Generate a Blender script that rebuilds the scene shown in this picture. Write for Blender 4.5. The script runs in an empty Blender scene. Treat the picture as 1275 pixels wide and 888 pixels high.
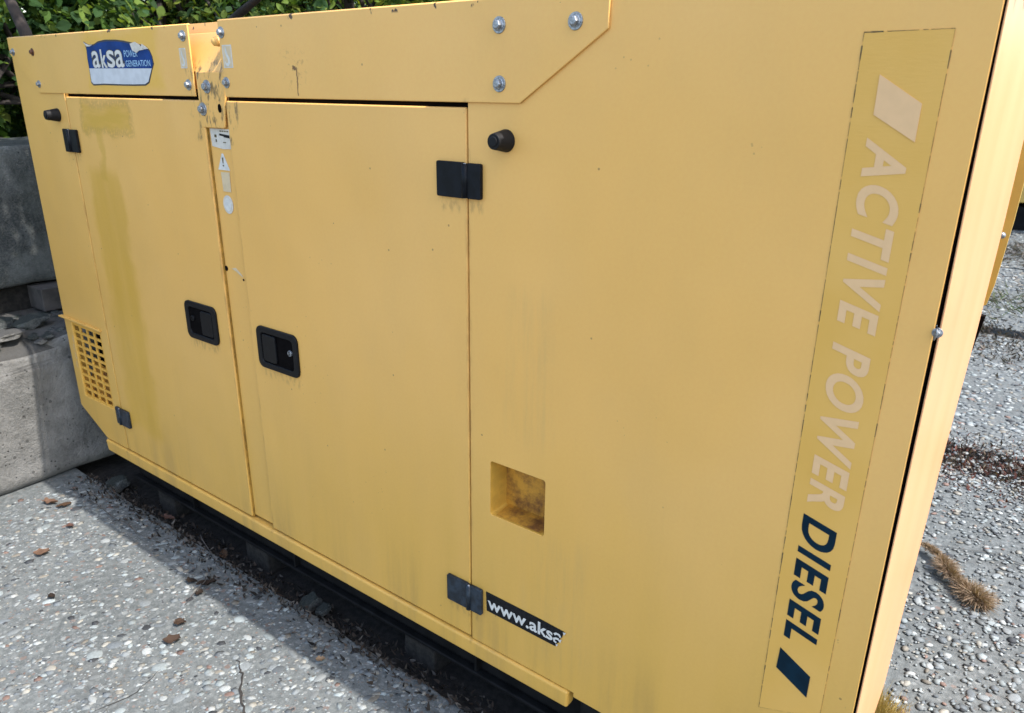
import bpy, bmesh, math, random
import numpy as np
from mathutils import Vector, Matrix, Euler
random.seed(7); rng = np.random.default_rng(11)
S = bpy.context.scene
COL = S.collection
# ---------------------------------------------------------------- camera
rt = Vector((math.cos(0.636887897), math.sin(0.636887897), 0))
yw, pt, rl = 0.636887897, 0.342124303, 0.0122126309
fw = Vector((-math.sin(yw)*math.cos(pt), math.cos(yw)*math.cos(pt), -math.sin(pt)))
up = rt.cross(fw)
r2 = math.cos(rl)*rt + math.sin(rl)*up
u2 = -math.sin(rl)*rt + math.cos(rl)*up
cd = bpy.data.cameras.new('camera'); cam = bpy.data.objects.new('camera', cd); COL.objects.link(cam)
cam.matrix_world = Matrix(((r2.x, u2.x, -fw.x, 0), (r2.y, u2.y, -fw.y, 0), (r2.z, u2.z, -fw.z, 1.3), (0, 0, 0, 1)))
cd.sensor_width = 36; cd.lens = 921.186581/1275*36
cd.clip_start = .02; cd.clip_end = 500
cd.dof.use_dof = True; cd.dof.focus_distance = 1.45; cd.dof.aperture_fstop = 9
S.camera = cam
# ---------------------------------------------------------------- light
SUN = Vector((.538, .078, .839)).normalized()
w = bpy.data.worlds.new('World'); S.world = w; w.use_nodes = True
wn = w.node_tree; bg = wn.nodes['Background']
sky = wn.nodes.new('ShaderNodeTexSky'); sky.sky_type = 'NISHITA'; sky.sun_disc = False
sky.sun_elevation = math.asin(SUN.z); sky.sun_rotation = math.atan2(SUN.x, SUN.y)
sky.air_density = 1.3; sky.dust_density = 2.2; sky.ozone_density = 1.0
wn.links.new(sky.outputs[0], bg.inputs[0]); bg.inputs[1].default_value = .15
sd = bpy.data.lights.new('sun', 'SUN'); sd.energy = 2.7; sd.angle = math.radians(.55); sd.color = (1, .94, .88)
so = bpy.data.objects.new('sun', sd); COL.objects.link(so)
so.rotation_euler = SUN.to_track_quat('Z', 'Y').to_euler()
S.view_settings.view_transform = 'Standard'; S.view_settings.look = 'None'
S.view_settings.exposure = 1.50; S.view_settings.gamma = 1
S.cycles.max_bounces = 8

# ---------------------------------------------------------------- node helpers
class NT:
    def __init__(s, name):
        s.m = bpy.data.materials.new(name); s.m.use_nodes = True
        s.t = s.m.node_tree; s.n = s.t.nodes; s.p = s.n['Principled BSDF']
    def new(s, k, **kw):
        n = s.n.new(k)
        for a, b in kw.items(): setattr(n, a, b)
        return n
    def link(s, a, b): s.t.links.new(a, b)
    def put(s, v, sock):
        if hasattr(v, 'links'): s.link(v, sock)
        else: sock.default_value = v
    def math(s, op, a, b=0., c=0., clamp=False):
        n = s.new('ShaderNodeMath', operation=op, use_clamp=clamp)
        s.put(a, n.inputs[0]); s.put(b, n.inputs[1])
        if op in ('MULTIPLY_ADD',): s.put(c, n.inputs[2])
        return n.outputs[0]
    def mix(s, f, a, b, blend='MIX'):
        n = s.new('ShaderNodeMix', data_type='RGBA', blend_type=blend)
        s.put(f, n.inputs[0])
        for v, i in ((a, 6), (b, 7)):
            if isinstance(v, tuple): n.inputs[i].default_value = (*v[:3], 1)
            else: s.link(v, n.inputs[i])
        return n.outputs[2]
    def ramp(s, v, lo, hi):
        n = s.new('ShaderNodeMapRange', clamp=True, interpolation_type='SMOOTHSTEP')
        s.put(v, n.inputs[0]); n.inputs[1].default_value = lo; n.inputs[2].default_value = hi
        return n.outputs[0]
    def noise(s, vec, scale, detail=4, rough=.55):
        n = s.new('ShaderNodeTexNoise'); n.inputs['Scale'].default_value = scale
        n.inputs['Detail'].default_value = detail; n.inputs['Roughness'].default_value = rough
        if vec is not None: s.link(vec, n.inputs['Vector'])
        return n.outputs[0]
    def map(s, vec, scale=(1, 1, 1), loc=(0, 0, 0)):
        n = s.new('ShaderNodeMapping'); s.link(vec, n.inputs[0]); n.inputs['Location'].default_value = loc
        n.inputs['Scale'].default_value = scale; return n.outputs[0]
    def obj(s): return s.new('ShaderNodeTexCoord').outputs['Object']
    def bump(s, h, strength, dist):
        n = s.new('ShaderNodeBump'); n.inputs['Strength'].default_value = strength
        n.inputs['Distance'].default_value = dist; s.link(h, n.inputs['Height'])
        s.link(n.outputs[0], s.p.inputs['Normal']); return n
    def box(s, x, z, x0, x1, z0, z1, e=.01):
        """soft box mask"""
        a = s.math('MULTIPLY', s.ramp(x, x0-e, x0+e), s.math('SUBTRACT', 1., s.ramp(x, x1-e, x1+e)))
        b = s.math('MULTIPLY', s.ramp(z, z0-e, z0+e), s.math('SUBTRACT', 1., s.ramp(z, z1-e, z1+e)))
        return s.math('MULTIPLY', a, b)

BASE = Vector((-1.34, 1.5, 0))
def simple(name, col, rough=.5, metal=0, spec=.5, nz=0, ns=40, bump=0):
    t = NT(name); t.p.inputs['Roughness'].default_value = rough; t.p.inputs['Metallic'].default_value = metal
    t.p.inputs['Specular IOR Level'].default_value = spec
    if nz:
        n = t.noise(t.obj(), ns, 6)
        f = t.ramp(n, .35, .65)
        t.link(t.mix(f, tuple(c*(1-nz) for c in col), tuple(min(1, c*(1+nz)) for c in col)), t.p.inputs['Base Color'])
        if bump: t.bump(n, .5, bump)
    else: t.p.inputs['Base Color'].default_value = (*col, 1)
    return t.m

def make_paint(name='weathered_yellow_paint', lit_tone=False):
    t = NT(name); o = t.obj()
    v = t.new('ShaderNodeVectorMath', operation='ADD'); t.link(o, v.inputs[0]); v.inputs[1].default_value = BASE
    P = v.outputs[0]
    sp = t.new('ShaderNodeSeparateXYZ'); t.link(P, sp.inputs[0])
    wob = t.noise(t.map(P, (9, 9, 9)), 1, 5)
    wx = t.math('ADD', sp.outputs[0], t.math('MULTIPLY', t.math('SUBTRACT', wob, .5), .12))
    wob2 = t.noise(t.map(P, (7, 7, 7), (3, 1, 5)), 1, 5)
    wz = t.math('ADD', sp.outputs[2], t.math('MULTIPLY', t.math('SUBTRACT', wob2, .5), .10))
    X, Z = sp.outputs[0], sp.outputs[2]
    big = t.noise(P, 1.7, 3)
    streak = t.noise(t.map(P, (13, 13, .9)), 1, 6, .65)
    streak2 = t.noise(t.map(P, (38, 38, 2.6), (4, 0, 0)), 1, 6, .7)
    fine = t.noise(P, 160, 3)
    c = t.mix(t.ramp(big, .35, .7), (.788, .434, .116), (.800, .452, .136))
    # less faded, deeper yellow low down, with the dimmer light there painted in
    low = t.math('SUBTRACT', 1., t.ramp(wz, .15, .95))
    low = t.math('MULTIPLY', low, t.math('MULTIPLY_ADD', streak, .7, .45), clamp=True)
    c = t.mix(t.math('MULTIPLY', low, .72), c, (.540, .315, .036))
    lef = t.math('SUBTRACT', 1., t.ramp(wx, -2.62, -1.55))
    c = t.mix(t.math('MULTIPLY', lef, .38), c, (.650, .385, .080))
    # vertical rain streaks
    st = t.math('MULTIPLY', t.ramp(streak2, .52, .74), t.ramp(streak, .38, .62))
    st = t.math('MULTIPLY', st, t.math('SUBTRACT', 1., t.ramp(wz, .35, 1.35)))
    c = t.mix(t.math('MULTIPLY', st, .08), c, (.46, .27, .10))
    # grime along the bottom edge
    g = t.math('MULTIPLY', t.math('SUBTRACT', 1., t.ramp(wz, .16, .42)), t.ramp(streak, .47, .68))
    c = t.mix(t.math('MULTIPLY', g, .30), c, (.27, .17, .08))
    # door 1: older coat patch, run and faded band
    patch = t.box(wx, wz, -2.215, -1.94, 1.193, 1.262, .018)
    c = t.mix(t.math('MULTIPLY', t.math('MULTIPLY', patch, t.ramp(t.noise(t.map(P, (4, 4, 24)), 1, 5), .25, .6)), .75), c, (.56, .325, .028))
    outline = t.math('MULTIPLY', patch, t.math('SUBTRACT', 1., patch))
    c = t.mix(t.math('MULTIPLY', outline, t.math('MULTIPLY', t.ramp(t.noise(P, 120, 3), .40, .6), 3., clamp=True)), c, (.20, .13, .03))
    run = t.box(wx, Z, -2.150, -2.120, 1.06, 1.20, .008)
    c = t.mix(t.math('MULTIPLY', run, .5), c, (.54, .32, .040))
    band = t.box(wx, wz, -2.235, -2.055, .30, 1.08, .022)
    band = t.math('MULTIPLY', band, t.math('MULTIPLY_ADD', t.ramp(streak, .3, .7), .5, .5))
    c = t.mix(t.math('MULTIPLY', band, .62), c, (.57, .325, .030))
    # halo of unfaded paint round the maker sticker
    halo = t.box(wx, wz, -2.125, -1.775, 1.29, 1.432, .015)
    c = t.mix(t.math('MULTIPLY', halo, .6), c, (.72, .41, .040))
    # grime held in the door seams and under hinges
    for sx in (-.8395, -1.6225, -1.5315, -2.2915):
        sm_ = t.math('MULTIPLY', t.box(X, Z, sx-.0055, sx+.0055, .18, 1.29, .004), t.ramp(t.noise(t.map(P, (60, 60, 14)), 1, 5, .7), .42, .66))
        c = t.mix(t.math('MULTIPLY', sm_, .45), c, (.26, .13, .035))
    for hx0, hx1, hz in ((-.905, -.805, 1.122), (-.90, -.81, .263), (-2.33, -2.25, 1.124), (-1.50, -1.355, .660), (-1.81, -1.675, .672)):
        hm = t.box(X, Z, hx0, hx1, hz-.020, hz+.004, .007)
        c = t.mix(t.math('MULTIPLY', t.math('MULTIPLY', hm, t.ramp(t.noise(t.map(P, (110, 110, 40)), 1, 4), .45, .65)), .35), c, (.22, .13, .05))
    # grey runs under handle pocket
    smg = t.box(wx, wz, -.70, -.56, .22, .52, .04)
    c = t.mix(t.math('MULTIPLY', t.math('MULTIPLY', smg, t.ramp(streak2, .4, .7)), .17), c, (.30, .23, .12))
    smg2 = t.box(wx, wz, -.75, -.66, .70, .98, .03)
    c = t.mix(t.math('MULTIPLY', t.math('MULTIPLY', smg2, t.ramp(streak2, .4, .7)), .22), c, (.40, .29, .13))
    # rust run on the right valance
    rr = t.box(t.math('ADD', X, t.math('MULTIPLY', t.math('SUBTRACT', t.noise(P, 90, 4), .5), .010)), Z, -1.2740, -1.2705, 1.290, 1.343, .0012)
    rr2 = t.box(t.math('ADD', X, t.math('MULTIPLY', t.math('SUBTRACT', t.noise(P, 150, 4), .5), .012)),
                t.math('ADD', Z, t.math('MULTIPLY', t.math('SUBTRACT', t.noise(P, 170, 4), .5), .010)), -1.285, -1.272, 1.338, 1.345, .0015)
    rr = t.math('MAXIMUM', rr, rr2)
    c = t.mix(t.math('MULTIPLY', rr, .9), c, (.09, .028, .008))
    rh = t.box(wx, wz, -1.31, -1.25, 1.30, 1.37, .02)
    c = t.mix(t.math('MULTIPLY', t.math('MULTIPLY', rh, t.ramp(t.noise(P, 130, 4), .55, .7)), .5), c, (.34, .17, .05))
    # grime round the lifting bracket
    lb = t.box(wx, wz, -1.655, -1.515, 1.18, 1.375, .012)
    lbn = t.ramp(t.noise(t.map(P, (60, 60, 22)), 1, 6, .7), .50, .63)
    c = t.mix(t.math('MULTIPLY', t.math('MULTIPLY', lb, lbn), .8), c, (.07, .055, .03))
    # chips at top edges and random specks
    te = t.math('MULTIPLY', t.ramp(Z, 1.426, 1.431), t.ramp(t.noise(t.map(P, (38, 20, 20)), 1, 3), .63, .655))
    c = t.mix(te, c, (.06, .03, .015))
    vo = t.new('ShaderNodeTexVoronoi'); vo.inputs['Scale'].default_value = 26; t.link(P, vo.inputs['Vector'])
    rs = t.new('ShaderNodeSeparateColor'); t.link(vo.outputs['Color'], rs.inputs[0])
    spk = t.math('MULTIPLY', t.math('LESS_THAN', vo.outputs['Distance'], .055), t.math('GREATER_THAN', rs.outputs[0], .80))
    c = t.mix(t.math('MULTIPLY', spk, .6), c, (.16, .10, .04))
    vo2 = t.new('ShaderNodeTexVoronoi'); vo2.inputs['Scale'].default_value = 75; t.link(P, vo2.inputs['Vector'])
    rs2 = t.new('ShaderNodeSeparateColor'); t.link(vo2.outputs['Color'], rs2.inputs[0])
    cl = t.ramp(t.noise(P, 5.5, 3), .48, .68)
    spk2 = t.math('MULTIPLY', t.math('LESS_THAN', vo2.outputs['Distance'], .11), t.math('GREATER_THAN', t.math('MULTIPLY', rs2.outputs[0], cl), .55))
    c = t.mix(t.math('MULTIPLY', spk2, .38), c, (.24, .14, .05))
    cloud = t.ramp(t.noise(t.map(P, (5, 5, 2.3), (9, 2, 1)), 1, 7, .68), .42, .72)
    c = t.mix(t.math('MULTIPLY', cloud, .10), c, (.50, .31, .13))
    c = t.mix(.06, c, t.mix(fine, (.0, .0, .0), (1, 1, 1)), 'OVERLAY')
    if lit_tone:
        c = t.mix(.85, c, t.mix(t.ramp(streak, .3, .7), (.62, .310, .150), (.66, .345, .180)))  # end panel: washed-out sunlit highlight put into the paint colour
    t.link(c, t.p.inputs['Base Color'])
    rg = t.math('MULTIPLY_ADD', big, .16, .30); t.link(rg, t.p.inputs['Roughness'])
    t.p.inputs['Specular IOR Level'].default_value = .42
    h = t.math('ADD', t.math('MULTIPLY', t.noise(t.map(P, (3.2, 3.2, 2.2)), 1, 2), 1.), t.math('MULTIPLY', fine, .006))
    t.bump(h, .42, .024)
    return t.m

def make_film():
    t = NT('aged_decal_film'); o = t.obj()
    n = t.noise(o, 6, 4); cr = t.noise(t.map(o, (60, 60, 340)), 1, 4)
    c = t.mix(t.ramp(n, .3, .7), (.695, .388, .082), (.735, .420, .105))
    t.link(c, t.p.inputs['Base Color']); t.p.inputs['Roughness'].default_value = .5; t.p.inputs['Specular IOR Level'].default_value = .3
    sp = t.new('ShaderNodeSeparateXYZ'); t.link(o, sp.inputs[0])
    top = t.math('MULTIPLY', t.math('ADD', t.ramp(sp.outputs[2], .98, 1.36), .12), cr)
    t.bump(top, .12, .002)
    return t.m

def make_ground():
    t = NT('exposed_aggregate_concrete'); o = t.obj()
    n1 = t.noise(o, 2.2, 5); n2 = t.noise(o, 55, 6, .7); n3 = t.noise(o, 260, 3)
    c = t.mix(t.ramp(n1, .3, .7), (.064, .073, .074), (.092, .102, .102))
    c = t.mix(t.ramp(n2, .35, .7), c, t.mix(.62, c, (.185, .200, .198)))
    for sc, th, col, amt in ((42, .34, (.20, .215, .212), .8), (85, .36, (.19, .20, .20), .75), (150, .38, (.16, .17, .168), .6)):
        vo = t.new('ShaderNodeTexVoronoi'); vo.inputs['Scale'].default_value = sc; t.link(o, vo.inputs['Vector'])
        rs = t.new('ShaderNodeSeparateColor'); t.link(vo.outputs['Color'], rs.inputs[0])
        m = t.math('MULTIPLY', t.math('SUBTRACT', 1., t.ramp(vo.outputs['Distance'], th-.07, th)), t.ramp(rs.outputs[0], .52, .58))
        cc = t.mix(rs.outputs[1], tuple(x*.45 for x in col), col)
        cc = t.mix(t.math('MULTIPLY', t.math('GREATER_THAN', rs.outputs[2], .92), .6), cc, (.15, .085, .06))
        c = t.mix(t.math('MULTIPLY', m, amt), c, cc)
    sp = t.new('ShaderNodeSeparateXYZ'); t.link(o, sp.inputs[0])
    dirt = t.ramp(t.noise(o, 3.3, 7, .72), .52, .70)
    c = t.mix(t.math('MULTIPLY', dirt, .35), c, (.045, .038, .031))
    t.link(c, t.p.inputs['Base Color']); t.p.inputs['Roughness'].default_value = .9
    t.p.inputs['Specular IOR Level'].default_value = .25
    t.bump(t.math('ADD', n2, t.math('MULTIPLY', n3, .5)), .7, .004)
    return t.m

def make_block(name, a, b, dark):
    t = NT(name); o = t.obj()
    n1 = t.noise(o, 6, 7, .65); n2 = t.noise(o, 38, 7, .7); n3 = t.noise(o, 190, 4, .7)
    c = t.mix(t.ramp(n1, .36, .64), a, b)
    n4 = t.noise(o, 9, 7, .7); c = t.mix(t.math('MULTIPLY', t.ramp(n4, .50, .66), .5), c, dark)
    c = t.mix(t.math('MULTIPLY', t.ramp(n2, .55, .72), .55), c, dark)
    c = t.mix(t.math('MULTIPLY', t.ramp(n3, .40, .66), .28), c, (.24, .24, .225))
    vo = t.new('ShaderNodeTexVoronoi'); vo.inputs['Scale'].default_value = 60; t.link(o, vo.inputs['Vector'])
    rs = t.new('ShaderNodeSeparateColor'); t.link(vo.outputs['Color'], rs.inputs[0])
    pit = t.math('MULTIPLY', t.math('LESS_THAN', vo.outputs['Distance'], .17), t.math('GREATER_THAN', rs.outputs[0], .80))
    c = t.mix(t.math('MULTIPLY', pit, .75), c, tuple(x*.5 for x in dark))
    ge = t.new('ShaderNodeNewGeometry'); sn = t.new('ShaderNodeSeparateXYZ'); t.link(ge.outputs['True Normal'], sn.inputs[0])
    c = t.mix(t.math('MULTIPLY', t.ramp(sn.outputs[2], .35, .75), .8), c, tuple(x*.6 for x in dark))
    vb = t.new('ShaderNodeTexVoronoi'); vb.inputs['Scale'].default_value = 21; t.link(o, vb.inputs['Vector'])
    rb = t.new('ShaderNodeSeparateColor'); t.link(vb.outputs['Color'], rb.inputs[0])
    pit = t.math('MAXIMUM', pit, t.math('MULTIPLY', t.math('LESS_THAN', t.math('ADD', vb.outputs['Distance'], t.math('MULTIPLY', n3, .12)), .17), t.math('GREATER_THAN', rb.outputs[0], .72)))
    c = t.mix(t.math('MULTIPLY', pit, .6), c, tuple(x*.5 for x in dark))
    st = t.ramp(t.noise(t.map(o, (5, 5, .8)), 1, 6, .7), .50, .70)
    c = t.mix(t.math('MULTIPLY', st, .55), c, dark)
    t.link(c, t.p.inputs['Base Color']); t.p.inputs['Roughness'].default_value = .93
    h = t.math('SUBTRACT', t.math('ADD', t.math('MULTIPLY_ADD', n2, 1.2, t.math('MULTIPLY', n4, .5)), t.math('MULTIPLY', n3, .6)), t.math('MULTIPLY', pit, .6))
    t.bump(h, 1., .008)
    return t.m

def attr_mat(name, rough, trans=0, spec=.3, jitter=0):
    t = NT(name); a = t.new('ShaderNodeVertexColor'); a.layer_name = 'tint'
    c = a.outputs[0]
    if jitter: c = t.mix(jitter, c, t.mix(t.noise(t.obj(), 240, 4), (0, 0, 0), (1, 1, 1)), 'OVERLAY')
    t.link(c, t.p.inputs['Base Color']); t.p.inputs['Roughness'].default_value = rough
    t.p.inputs['Specular IOR Level'].default_value = spec
    if trans:
        tr = t.new('ShaderNodeBsdfTranslucent'); t.link(t.mix(1., a.outputs[0], (1.3, 1.25, .5), 'MULTIPLY'), tr.inputs[0])
        ms = t.new('ShaderNodeMixShader'); ms.inputs[0].default_value = trans
        t.link(t.p.outputs[0], ms.inputs[1]); t.link(tr.outputs[0], ms.inputs[2])
        t.link(ms.outputs[0], t.n['Material Output'].inputs[0])
    return t.m

def rusty(name, paint, rust, lo, hi, sc=30):
    t = NT(name); o = t.obj(); n = t.noise(o, sc, 7, .7); n2 = t.noise(o, sc*4, 4)
    c = t.mix(t.ramp(n, lo, hi), paint, t.mix(n2, rust, tuple(x*.35 for x in rust)))
    t.link(c, t.p.inputs['Base Color']); t.p.inputs['Roughness'].default_value = .6
    t.bump(n, .3, .002); return t.m

def streaked_metal(name, col, rough):
    t = NT(name); o = t.obj(); n = t.noise(o, 300, 5, .7)
    t.link(t.mix(t.ramp(n, .35, .65), tuple(c*.45 for c in col), col), t.p.inputs['Base Color'])
    t.p.inputs['Metallic'].default_value = .85
    t.link(t.math('MULTIPLY_ADD', n, .4, rough-.1), t.p.inputs['Roughness'])
    t.bump(n, .25, .0008); return t.m

M = dict(
    paint=make_paint(), paint_lit=make_paint('lit_yellow_paint', True),
    pocket=simple('pocket_yellow_paint', (.62, .35, .055), .5, nz=.12, ns=30), film=make_film(), ground=make_ground(),
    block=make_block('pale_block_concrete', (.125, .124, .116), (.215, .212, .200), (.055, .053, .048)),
    dark_block=make_block('shade_dark_mossy_concrete', (.026, .031, .032), (.125, .136, .132), (.012, .020, .014)),  # upper block's shade put into this darker concrete, with moss mottling
    zinc=streaked_metal('zinc_plated_steel', (.42, .44, .47), .36),
    black=simple('black_plastic', (.0035, .004, .0055), .42, spec=.24, nz=.25, ns=90, bump=.0004),
    hinge=simple('black_painted_hinge', (.0035, .005, .008), .5, spec=.2, nz=.35, ns=60, bump=.0006),
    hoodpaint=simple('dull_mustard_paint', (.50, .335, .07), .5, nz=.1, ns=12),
    seam=simple('ochre_seam', (.30, .165, .022), .7, nz=.3, ns=60),
    hinge_sky=simple('sky_tinted_black_hinge', (.016, .025, .036), .42, spec=.35, nz=.4, ns=70, bump=.0006),  # lower hinges: bluish sky reflection put into the colour
    rubber=simple('black_rubber', (.006, .006, .007), .6, spec=.25, nz=.2),
    frame=simple('black_steel_frame', (.0055, .0055, .006), .75, spec=.2, nz=.4, ns=25, bump=.001),
    ventbar=simple('vent_orange_paint', (.70, .37, .055), .5, nz=.12, ns=40),
    gap=simple('gap_black', (.005, .004, .004), .95, nz=.2, spec=.05),  # near-black for holes and strips, and for gap shade put in as colour
    soil=simple('dark_joint_soil', (.014, .012, .010), .95, nz=.5, ns=60, bump=.01),
    crack=simple('dark_crack', (.02, .018, .016), .95, nz=.4, ns=90),  # dark tone of the crack ribbons
    navy=simple('navy_print', (.002, .016, .030), .6, spec=.12, nz=.2, ns=30),
    ghost=simple('faded_pale_print', (.75, .47, .24), .5, spec=.2, nz=.02, ns=60),
    blackprint=simple('black_sticker_film', (.012, .012, .013), .6, spec=.12, nz=.3, ns=140),
    whiteprint=simple('white_print', (.62, .60, .56), .5, nz=.08, ns=80),
    blue=simple('blue_sticker_print', (.010, .045, .19), .6, spec=.12, nz=.18, ns=25),
    shadowprint=simple('dark_letter_outline', (.008, .012, .03), .4, nz=.2),
    lightblue=simple('pale_blue_lettering', (.30, .50, .68), .4, nz=.1),
    silver=simple('bare_sticker_white', (.56, .57, .60), .45, nz=.06, ns=50),
    label=simple('faded_white_label', (.60, .55, .48), .5, nz=.08, ns=90),
    palelabel=simple('peeled_label_residue', (.62, .48, .30), .5, nz=.05, ns=70),
    edge=simple('dirty_decal_edge', (.10, .075, .03), .8, nz=.5, ns=200),
    rustpan=rusty('rusty_yellow_paint', (.60, .29, .03), (.28, .11, .025), .36, .66, 20),
    rust=rusty('brown_rust', (.16, .06, .02), (.10, .035, .015), .3, .6, 60),
    wood=simple('grey_old_wood', (.060, .054, .050), .85, nz=.3, ns=18, bump=.003),
    bark=simple('dark_bark', (.022, .016, .013), .9, nz=.4, ns=30, bump=.01),
    pebble=attr_mat('washed_pebble', .75, jitter=.35),
    leaf=attr_mat('green_leaf', .65, trans=.42, spec=.12),
    straw=attr_mat('dry_straw', .85, trans=.15, spec=.15),
)
# ---------------------------------------------------------------- object helpers
def me_obj(name, bm, mat, parent=None, smooth=False, origin=None, bevel=0, seg=2):
    me = bpy.data.meshes.new(name)
    off = Vector(origin) if origin is not None else (parent_origin(parent) if parent else Vector((0, 0, 0)))
    bmesh.ops.translate(bm, verts=bm.verts, vec=-off)
    bmesh.ops.recalc_face_normals(bm, faces=bm.faces)
    bm.to_mesh(me); bm.free()
    for mm in (mat if isinstance(mat, (list, tuple)) else [mat]): me.materials.append(M[mm])
    if smooth:
        for p in me.polygons: p.use_smooth = True
    o = bpy.data.objects.new(name, me); COL.objects.link(o)
    if parent:
        o.parent = parent; o.location = off - parent_origin(parent)
    else: o.location = off
    o['wo'] = tuple(off)
    if bevel:
        md = o.modifiers.new('bevel', 'BEVEL'); md.width = bevel; md.segments = seg; md.limit_method = 'ANGLE'
        md.angle_limit = math.radians(40); md.harden_normals = False
        for p in me.polygons: p.use_smooth = True
        wn_ = o.modifiers.new('normals', 'WEIGHTED_NORMAL'); wn_.keep_sharp = True
    return o
def parent_origin(p):
    return Vector(p['wo']) if p is not None else Vector((0, 0, 0))
def empty(name, loc):
    o = bpy.data.objects.new(name, None); COL.objects.link(o); o.location = loc; o['wo'] = tuple(loc)
    o.empty_display_size = .1; return o
def tag(o, label, cat, group=None, kind=None):
    if label: o['label'] = label
    if cat: o['category'] = cat
    if group: o['group'] = group
    if kind: o['kind'] = kind
    return o
def box(bm, x0, x1, y0, y1, z0, z1):
    v = [bm.verts.new(p) for p in ((x0, y0, z0), (x1, y0, z0), (x1, y1, z0), (x0, y1, z0), (x0, y0, z1), (x1, y0, z1), (x1, y1, z1), (x0, y1, z1))]
    for f in ((0, 1, 2, 3), (4, 5, 6, 7), (0, 1, 5, 4), (1, 2, 6, 5), (2, 3, 7, 6), (3, 0, 4, 7)): bm.faces.new([v[i] for i in f])
    return v
def prism(bm, pts, y0, y1):
    a = [bm.verts.new((x, y0, z)) for x, z in pts]; b = [bm.verts.new((x, y1, z)) for x, z in pts]
    bm.faces.new(a); bm.faces.new(b[::-1]); n = len(pts)
    for i in range(n): bm.faces.new((a[i], a[(i+1) % n], b[(i+1) % n], b[i]))
def rrect(x0, x1, z0, z1, r, n=5):
    out = []
    for cx, cz, a0 in ((x1-r, z1-r, 0), (x0+r, z1-r, 90), (x0+r, z0+r, 180), (x1-r, z0+r, 270)):
        for i in range(n+1):
            a = math.radians(a0+90*i/n); out.append((cx+r*math.cos(a), cz+r*math.sin(a)))
    return out
def plate_holes(bm, outer, holes, y0, y1):
    es = []
    for L in [outer]+holes:
        vs = [bm.verts.new((x, y0, z)) for x, z in L]
        for i in range(len(vs)): es.append(bm.edges.new((vs[i], vs[(i+1) % len(vs)])))
    r = bmesh.ops.triangle_fill(bm, edges=es, use_beauty=True, use_dissolve=False)
    fs = [f for f in bm.faces]
    r = bmesh.ops.extrude_face_region(bm, geom=fs)
    vs = [g for g in r['geom'] if isinstance(g, bmesh.types.BMVert)]
    bmesh.ops.translate(bm, verts=vs, vec=(0, y1-y0, 0))
def cyl(bm, p, d, r0, r1, L, n=20, cap=True):
    d = Vector(d).normalized(); q = d.to_track_quat('Z', 'Y'); p = Vector(p)
    a = [bm.verts.new(p+q @ Vector((r0*math.cos(2*math.pi*i/n), r0*math.sin(2*math.pi*i/n), 0))) for i in range(n)]
    b = [bm.verts.new(p+d*L+q @ Vector((r1*math.cos(2*math.pi*i/n), r1*math.sin(2*math.pi*i/n), 0))) for i in range(n)]
    for i in range(n): bm.faces.new((a[i], a[(i+1) % n], b[(i+1) % n], b[i]))
    if cap: bm.faces.new(a[::-1]); bm.faces.new(b)
def tube(bm, pts, rs, n=8):
    rings = []
    for i, p in enumerate(pts):
        p = Vector(p); d = (Vector(pts[min(i+1, len(pts)-1)])-Vector(pts[max(i-1, 0)])).normalized()
        q = d.to_track_quat('Z', 'Y')
        rings.append([bm.verts.new(p+q @ Vector((rs[i]*math.cos(2*math.pi*k/n), rs[i]*math.sin(2*math.pi*k/n), 0))) for k in range(n)])
    for a, b in zip(rings, rings[1:]):
        for k in range(n): bm.faces.new((a[k], a[(k+1) % n], b[(k+1) % n], b[k]))
    bm.faces.new(rings[0][::-1]); bm.faces.new(rings[-1])
def ribbon(bm, pts, wd, y):
    """flat print stroke in the XZ plane, slightly raised"""
    L = []; R = []
    for i, p in enumerate(pts):
        a = Vector(pts[max(i-1, 0)]); b = Vector(pts[min(i+1, len(pts)-1)]); d = (b-a).normalized(); nrm = Vector((-d.y, d.x))
        ww = wd[i] if isinstance(wd, (list, tuple)) else wd
        L.append(bm.verts.new((p[0]+nrm.x*ww/2, y, p[1]+nrm.y*ww/2))); R.append(bm.verts.new((p[0]-nrm.x*ww/2, y, p[1]-nrm.y*ww/2)))
    for i in range(len(pts)-1): bm.faces.new((L[i], L[i+1], R[i+1], R[i]))
def B(): return bmesh.new()
def copy_tree(o, parent=None):
    c = o.copy(); COL.objects.link(c); c.parent = parent
    for ch in list(o.children): copy_tree(ch, c)
    return c
DG = bpy.context.evaluated_depsgraph_get()
def text_bm(s, bold=0., spacing=1.):
    cu = bpy.data.curves.new('lettering', 'FONT'); cu.body = s; cu.offset = bold; cu.space_character = spacing; cu.resolution_u = 6
    o = bpy.data.objects.new('tmp', cu); COL.objects.link(o)
    bpy.context.view_layer.update()
    me = o.evaluated_get(bpy.context.evaluated_depsgraph_get()).to_mesh()
    bm = B(); bm.from_mesh(me); o.to_mesh_clear(); bpy.data.objects.remove(o); bpy.data.curves.remove(cu)
    return bm
def lettering(s, mat, parent, fn, bold=.0, spacing=1., shear=0., name='lettering', cap=None):
    """fn maps unit u,v (0..1 over the text box) to a world point; cap = glyph height that counts as v 1"""
    bm = text_bm(s, bold, spacing)
    us = [v.co.x for v in bm.verts]; vs = [v.co.y for v in bm.verts]
    v0, v1 = min(vs), max(vs)
    if cap: v0, v1 = cap
    for v in bm.verts: v.co.x += shear*(v.co.y-v0)
    us = [v.co.x for v in bm.verts]; u0, u1 = min(us), max(us)
    bmesh.ops.dissolve_degenerate(bm, edges=bm.edges, dist=1e-5)
    for v in bm.verts: v.co = Vector(fn((v.co.x-u0)/(u1-u0), (v.co.y-v0)/(v1-v0)))
    o = me_obj(name, bm, mat, parent)
    for p in o.data.polygons: p.use_smooth = False
    return o

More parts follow.
